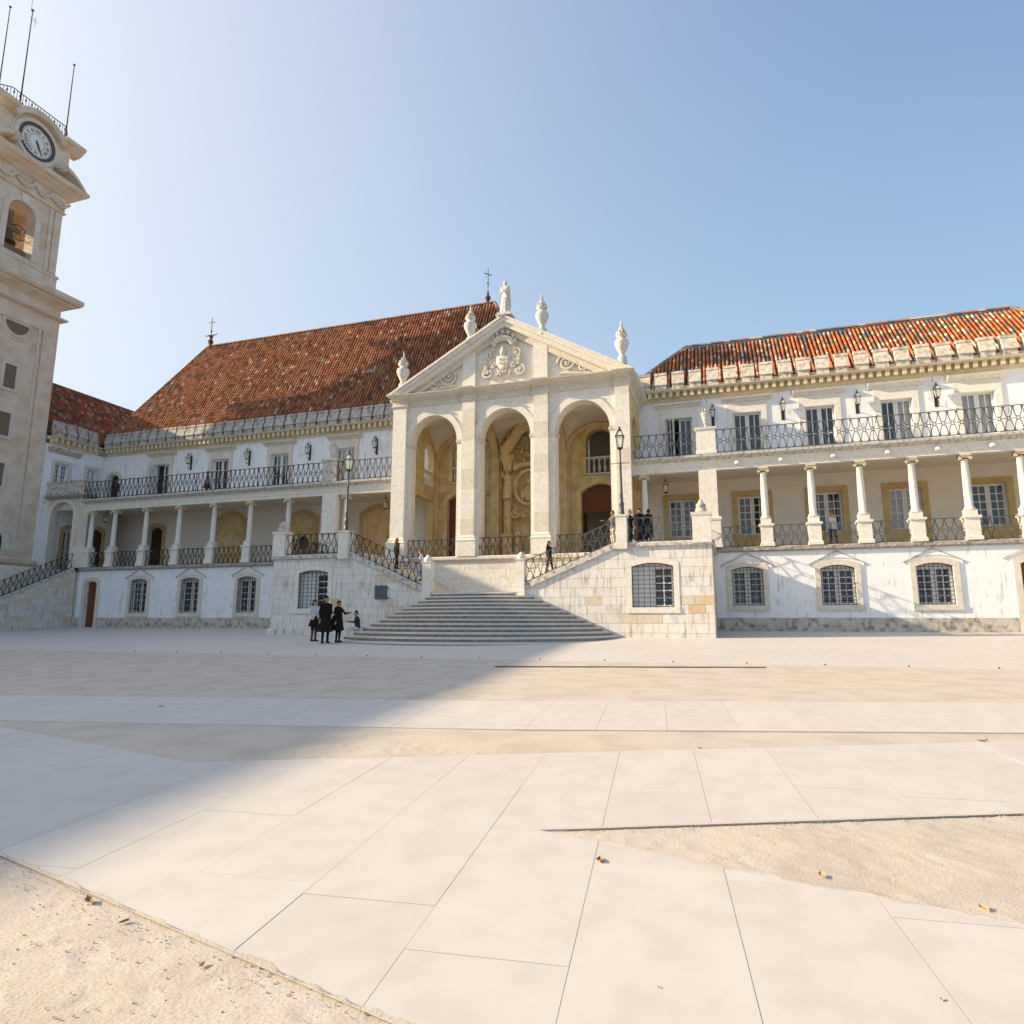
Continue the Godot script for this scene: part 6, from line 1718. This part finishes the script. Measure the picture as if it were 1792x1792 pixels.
# ------------------------------------------------------------------ people
func people() -> void:
	var black := Color(.012, .011, .011)
	var white := Color(.62, .62, .62)
	var skin := Color(.50, .28, .17)
	person("long-haired person in white blouse and black skirt standing at the foot of the stairs", V(-18.04, gy(26.25) + .014, 26.25), 1.35, 1.86, {"skin": skin, "top": white, "legs": black, "shin": Color(.16, .07, .05), "skirt": .62, "skirt_color": black, "long": true, "arm_r": "bent", "arm_l": "bent", "hair": Color(.012, .009, .008)})
	person("standing person in a long black cape beside the lowest step", V(-16.6, gy(25.0) + .014, 25.0), 1.0, 2.0, {"skin": skin, "top": black, "legs": black, "cape": .42, "cape_color": black, "long": true, "arm_r": "bent", "hair": Color(.014, .010, .009)})
	person("person in black jacket with white collar close behind the caped person", V(-16.35, gy(25.6) + .014, 25.6), 1.5, 1.80, {"skin": Color(.58, .26, .10), "top": black, "legs": black, "cape": .5, "cape_color": black, "arm_r": "out", "hair": black})
	person("person in white trousers sitting on the curved steps at their left end", V(-17.0, -.89, 28.35), -.75, 1.75, {"skin": skin, "top": Color(.05, .04, .04), "legs": white, "shin": white, "sit": true, "arm_r": "out", "lean": .15, "hair": black})
	person("long-haired person in black walking down the left stair flight", V(-17.6, 2.85, 33.2), 2.6, 1.72, {"skin": Color(.55, .28, .10), "top": Color(.03, .025, .02), "legs": black, "long": true, "hair": Color(.30, .13, .03), "stride": .14})
	person("person in white shirt leaning at the left newel of the stairs", V(-16.1, 2.15, 33.4), -1.3, 1.70, {"skin": skin, "top": Color(.66, .68, .72), "legs": Color(.20, .24, .30), "sleeves_short": true, "lean": .12, "arm_l": "out", "arm_r": "bent", "hair": Color(.16, .08, .035)})
	person("dark-haired person in black climbing the right stair flight", V(-8.7, 2.35, 33.2), 1.3, 1.72, {"skin": skin, "top": black, "legs": Color(.05, .04, .03), "long": true, "hair": Color(.03, .018, .012), "stride": .16})
	person("person in grey shirt left of the right lamp post, holding something yellow", V(-5.35, 3.73, 33.4), -.9, 1.82, {"skin": Color(.50, .25, .14), "top": Color(.12, .12, .13), "legs": Color(.60, .55, .48), "arm_l": "out", "hair": Color(.10, .05, .025)})
	person("fair person in dark jacket right of the lamp post with arm out", V(-4.45, 3.73, 33.2), 1.2, 1.78, {"skin": Color(.55, .30, .20), "top": Color(.025, .022, .022), "legs": black, "arm_r": "out", "hair": Color(.20, .10, .05)})
	person("hooded-looking person in black cape, middle of the group on the right platform", V(-3.95, 3.73, 33.0), .4, 1.80, {"skin": Color(.35, .16, .11), "top": black, "legs": black, "cape": .25, "cape_color": black, "long": true, "hair": black})
	person("rightmost person in black cape of the group on the right platform", V(-3.55, 3.73, 33.2), 2.6, 1.78, {"skin": Color(.45, .2, .12), "top": Color(.016, .017, .017), "legs": Color(.10, .03, .02), "cape": .35, "cape_color": Color(.016, .017, .017), "hair": black, "lean": .08})
	person("person in pale shirt and jeans walking along the right terrace behind the railing", V(5.62, 3.9, 38.4), .4, 1.82, {"skin": Color(.55, .26, .12), "top": Color(.50, .50, .56), "legs": Color(.05, .07, .13), "stride": .14, "arm_l": "swing", "hair": Color(.28, .12, .03)})
	person("person in red top and dark skirt walking on the upper left balcony", V(-36.2, 9.1, 38.4), -.6, 1.80, {"skin": Color(.48, .22, .14), "top": Color(.42, .10, .08), "legs": Color(.03, .03, .02), "shin": Color(.40, .19, .12), "skirt": .5, "skirt_color": Color(.03, .03, .02), "stride": .12, "sleeves_short": true, "hair": Color(.12, .05, .025)})
	person("person in dark brown clothes at the tower end of the upper balcony", V(-45.3, 9.1, 38.6), .8, 1.78, {"skin": Color(.3, .16, .1), "top": Color(.05, .025, .015), "legs": Color(.06, .03, .02), "arm_l": "fold", "hair": Color(.03, .02, .014)})
	person("person in grey top in the shaded archway beside the tower", V(-48.4, 3.9, 38.9), .9, 1.70, {"skin": Color(.35, .18, .11), "top": Color(.20, .19, .19), "legs": Color(.03, .03, .03), "arm_r": "bent", "hair": Color(.02, .014, .012)})

func _ready() -> void:
	rng.seed = 20240611
	setup()
	materials()
	make_rail_unit()
	courtyard()
	wing_left()
	wing_right()
	wing_corner()
	portico()
	stairs()
	side_stair()
	tower()
	chapel()
	tower_things()
	lamps()
	urns()
	people()
	leaves()
